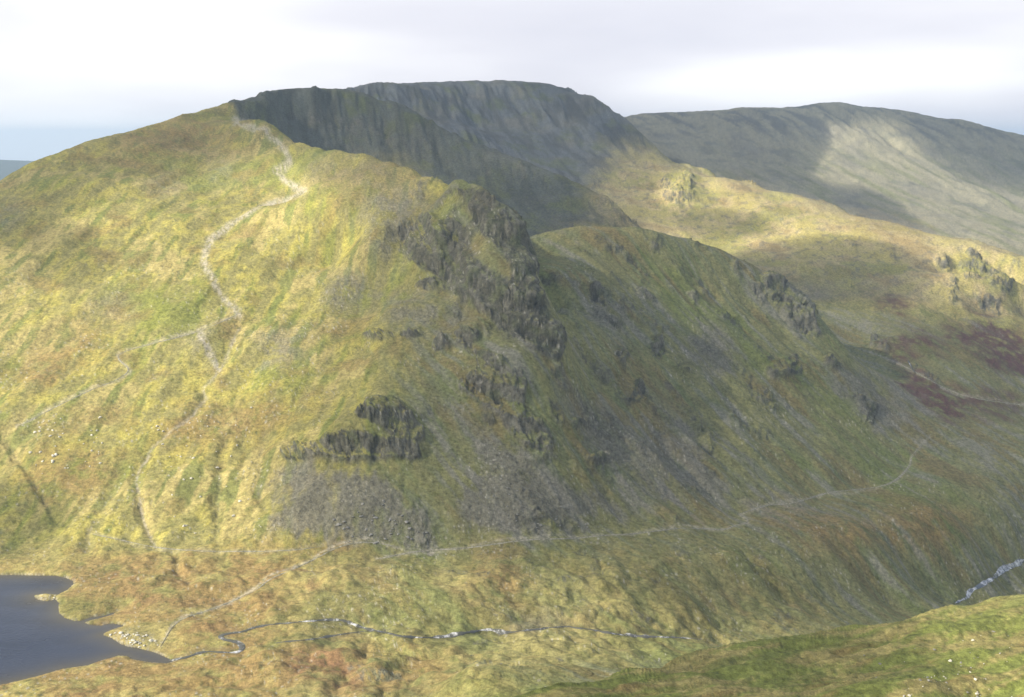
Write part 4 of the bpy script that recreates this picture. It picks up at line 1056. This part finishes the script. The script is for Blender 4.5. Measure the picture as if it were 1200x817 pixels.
SHADE = {  # ground areas to darken; each gets an added cloud above the frame
    'A': dict(polys=[[(255, 125), (363, 90), (640, 84), (735, 124), (790, 185), (775, 205), (738, 235), (770, 262), (700, 278), (620, 283), (540, 215), (480, 200), (400, 180), (320, 160), (275, 150)]], d=(1240, 2450), zc=800, k=0.62, soft=10, back=True,
              label='unseen grey cloud added above the rounded summits, shaped to shade the dark back fells'),
    'B': dict(polys=[[(-60, 240), (0, 208), (60, 176), (260, 118), (345, 135), (335, 178), (250, 168), (120, 195), (30, 250), (-60, 290)]], d=(900, 1700), zc=620, soft=16, k=0.7,
              label='unseen thin cloud added over the left skyline, shaped to dull the top of the grassy shoulder'),
    'C': dict(polys=[[(520, 200), (455, 245), (425, 330), (415, 420), (385, 480), (345, 540), (350, 625), (500, 650), (620, 700), (700, 790), (860, 742), (1000, 722), (1300, 690), (1300, 372), (1200, 368), (1150, 362), (1090, 342), (1030, 350),
                      (990, 345), (940, 345), (905, 325), (869, 307), (840, 288), (760, 260), (640, 262), (600, 240), (560, 212)]], d=(560, 1480), zc=470, k=0.55, soft=56,
              label='unseen broad cloud added over the dale, shaped to shade the crags and the right-hand slopes'),
    'D': dict(polys=[[(700, 190), (745, 120), (1000, 105), (1300, 160), (1300, 330), (1200, 300), (1050, 262), (900, 222), (800, 190)]], lit=[[(930, 205), (960, 140), (1060, 140), (1100, 180), (1145, 212), (1300, 235), (1300, 330), (1125, 290), (1060, 258), (1030, 232), (1000, 222), (960, 222)]],
              d=(2000, 3300), zc=820, soft=9, label='unseen long cloud added over the far ridge, cut to leave one sunlit patch below the crest'),
    'I': dict(polys=[[(862, 309), (913, 291), (954, 281), (1019, 284), (1066, 308), (1052, 327), (1012, 338), (1000, 352), (940, 352), (900, 332)]], d=(1230, 1780), zc=640, soft=7, k=1.0, label='unseen dense cloud puff added to throw a dark patch across the middle of the sunlit spur'),
    'E': dict(polys=[[(785, 252), (850, 245), (905, 262), (850, 272), (800, 270)]], d=(1300, 1900), zc=640, soft=8, k=0.8, label='unseen small cloud puff added to shade one strip of the sunlit spur'),
    'F': dict(polys=[[(20, 285), (70, 262), (120, 275), (110, 305), (50, 318)]], d=(800, 1200), zc=580, soft=12, k=0.7, label='unseen small cloud puff added to dull one patch of the left shoulder'),
    'G': dict(polys=[[(-60, 590), (40, 575), (55, 600), (20, 625), (-60, 640)]], d=(500, 720), zc=440, soft=9, k=0.8, label='unseen small cloud puff added to shade the tarn shore at the left edge'),
    'H': dict(polys=[[(640, 840), (760, 790), (900, 760), (1060, 740), (1100, 770), (900, 800), (760, 840)]], d=(150, 400), zc=450, soft=20, k=0.9, label='unseen thin cloud added low over the near slope to dim it'),
}
mat_cloud = bpy.data.materials.new('shade_cloud_vapour'); mat_cloud.use_nodes = True
nt = mat_cloud.node_tree; nt.nodes.clear(); out = N(nt, 'ShaderNodeOutputMaterial'); vsn = N(nt, 'ShaderNodeVolumeScatter'); vsn.inputs['Color'].default_value = (1, 1, 1, 1); vsn.inputs['Density'].default_value = 0.020; vsn.inputs['Anisotropy'].default_value = 0.4
nt.links.new(vsn.outputs[0], out.inputs['Volume'])
mat_cloud.cycles.homogeneous_volume = True
CELL = 14.0


def make_shade_cloud(spec, seed):  # unseen shade caster: thickness follows the wanted ground shade, traced back along the sun
    m = zone(spec['polys'], spec['soft'], 3, *spec['d'])
    if spec.get('back'):
        m = m * bf
    if 'lit' in spec:
        m = m * (1 - zone(spec['lit'], 7, 3, *spec['d']))
    ok = m > 0.02
    zc = spec['zc']
    x = X[ok] + SUN.x / SUN.z * (zc - Z[ok]); y = Y[ok] + SUN.y / SUN.z * (zc - Z[ok]); mv = m[ok]
    x0, y0 = x.min() - 90, y.min() - 90
    nx, ny = int((x.max() + 90 - x0) / CELL) + 1, int((y.max() + 90 - y0) / CELL) + 1
    g = np.zeros(nx * ny); np.maximum.at(g, (((x - x0) / CELL).astype(int)) * ny + ((y - y0) / CELL).astype(int), mv)
    g = g.reshape(nx, ny)
    # close pinholes, then soften
    for _ in range(2):
        pd = np.pad(g, 1); g = np.maximum.reduce([pd[1:-1, 1:-1], np.minimum(np.maximum(pd[:-2, 1:-1], pd[1:-1, :-2]), np.maximum(pd[2:, 1:-1], pd[1:-1, 2:]))])
    g = blur(g, 1.6)
    gx, gy = np.meshgrid(x0 + np.arange(nx) * CELL, y0 + np.arange(ny) * CELL, indexing='ij')
    puff = fbm2(gx / 130, gy / 130, seed, 4)
    th = spec.get('k', 1.0) * np.clip(g * 1.15 + 0.35 * puff * np.sqrt(g) - 0.10, 0, 1.3) * 62
    on = th > 1.5
    idx = -np.ones((nx, ny), int); verts, faces = [], []
    cellon = on[:-1, :-1] & on[1:, :-1] & on[:-1, 1:] & on[1:, 1:]
    def vid(tab, i, j, z):
        if tab[i, j] < 0:
            tab[i, j] = len(verts); verts.append((gx[i, j], gy[i, j], z))
        return tab[i, j]
    top = -np.ones((nx, ny), int); bot = -np.ones((nx, ny), int)
    # margin vertices are shared so the skin closes
    cnt = np.zeros((nx, ny), int)
    for a in (0, 1):
        for b_ in (0, 1):
            cnt[a:nx - 1 + a, b_:ny - 1 + b_] += cellon
    inner = cnt == 4
    for i, j in zip(*np.nonzero(cellon)):
        t4, b4 = [], []
        for a, b_ in ((0, 0), (1, 0), (1, 1), (0, 1)):
            p, q_ = i + a, j + b_
            if inner[p, q_]:
                t4.append(vid(top, p, q_, zc + th[p, q_] * 0.62)); b4.append(vid(bot, p, q_, zc - th[p, q_] * 0.38))
            else:
                k_ = vid(top, p, q_, zc); bot[p, q_] = k_; t4.append(k_); b4.append(k_)
        faces.append(t4)
        if t4 != b4:
            faces.append(b4[::-1])
    me = bpy.data.meshes.new('cloud'); me.from_pydata(verts, [], faces); me.update(); me.materials.append(mat_cloud)
    for p in me.polygons:
        p.use_smooth = True
    o = bpy.data.objects.new('cloud', me); COL.objects.link(o)
    o['label'] = spec['label']; o['category'] = 'cloud'; o['group'] = 'unseen clouds added to shade the fells'
    return o


for i_, k_ in enumerate(SHADE):
    make_shade_cloud(SHADE[k_], 700 + i_ * 5)

# the damp air over the dale
hz = bpy.data.materials.new('haze'); hz.use_nodes = True
nt = hz.node_tree; nt.nodes.clear(); out = N(nt, 'ShaderNodeOutputMaterial'); pv = N(nt, 'ShaderNodeVolumePrincipled')
pv.inputs['Color'].default_value = (.56, .77, 1.0, 1); pv.inputs['Density'].default_value = 0.000105; pv.inputs['Anisotropy'].default_value = 0.2
nt.links.new(pv.outputs[0], out.inputs['Volume']); hz.cycles.homogeneous_volume = True
bx = bmesh.new(); bmesh.ops.create_cube(bx, size=1)
lo = float(Z.min()) - 1.0; hi = max(float(Z.max()) + 3.0, CAM_Z + 10)
for v in bx.verts:
    v.co = Vector((v.co.x * 27000, v.co.y * 27000, lo if v.co.z < 0 else hi))
me = bpy.data.meshes.new('haze'); bx.to_mesh(me); bx.free(); me.materials.append(hz)
ho = bpy.data.objects.new('haze', me); COL.objects.link(ho); ho['kind'] = 'stuff'
print('Z range', Z.min(), Z.max(), 'by az', [(round(math.degrees(AZ[i])), round(float(Z[i].max()))) for i in range(0, NA, 60)])


# ------------------------------------------------------------------ camera
cd = bpy.data.cameras.new('camera'); cam = bpy.data.objects.new('camera', cd); COL.objects.link(cam)
cam.location = (0, 0, CAM_Z); cam.rotation_euler = (math.radians(90) - PITCH, 0, 0)
cd.sensor_fit = 'HORIZONTAL'; cd.sensor_width = 36.0; cd.lens = 36.0 * F_PX / 1200.0
cd.clip_start = 0.5; cd.clip_end = 60000
scene.camera = cam
vs_ = scene.view_settings; vs_.view_transform = 'Standard'; vs_.look = 'None'; vs_.gamma = 1; vs_.use_curve_mapping = False; vs_.exposure = 0.68
cy = scene.cycles
cy.max_bounces = 4; cy.diffuse_bounces = 2; cy.glossy_bounces = 2; cy.transmission_bounces = 2; cy.volume_bounces = 0; cy.transparent_max_bounces = 24
cy.use_denoising = True; cy.use_adaptive_sampling = True; cy.adaptive_threshold = 0.006
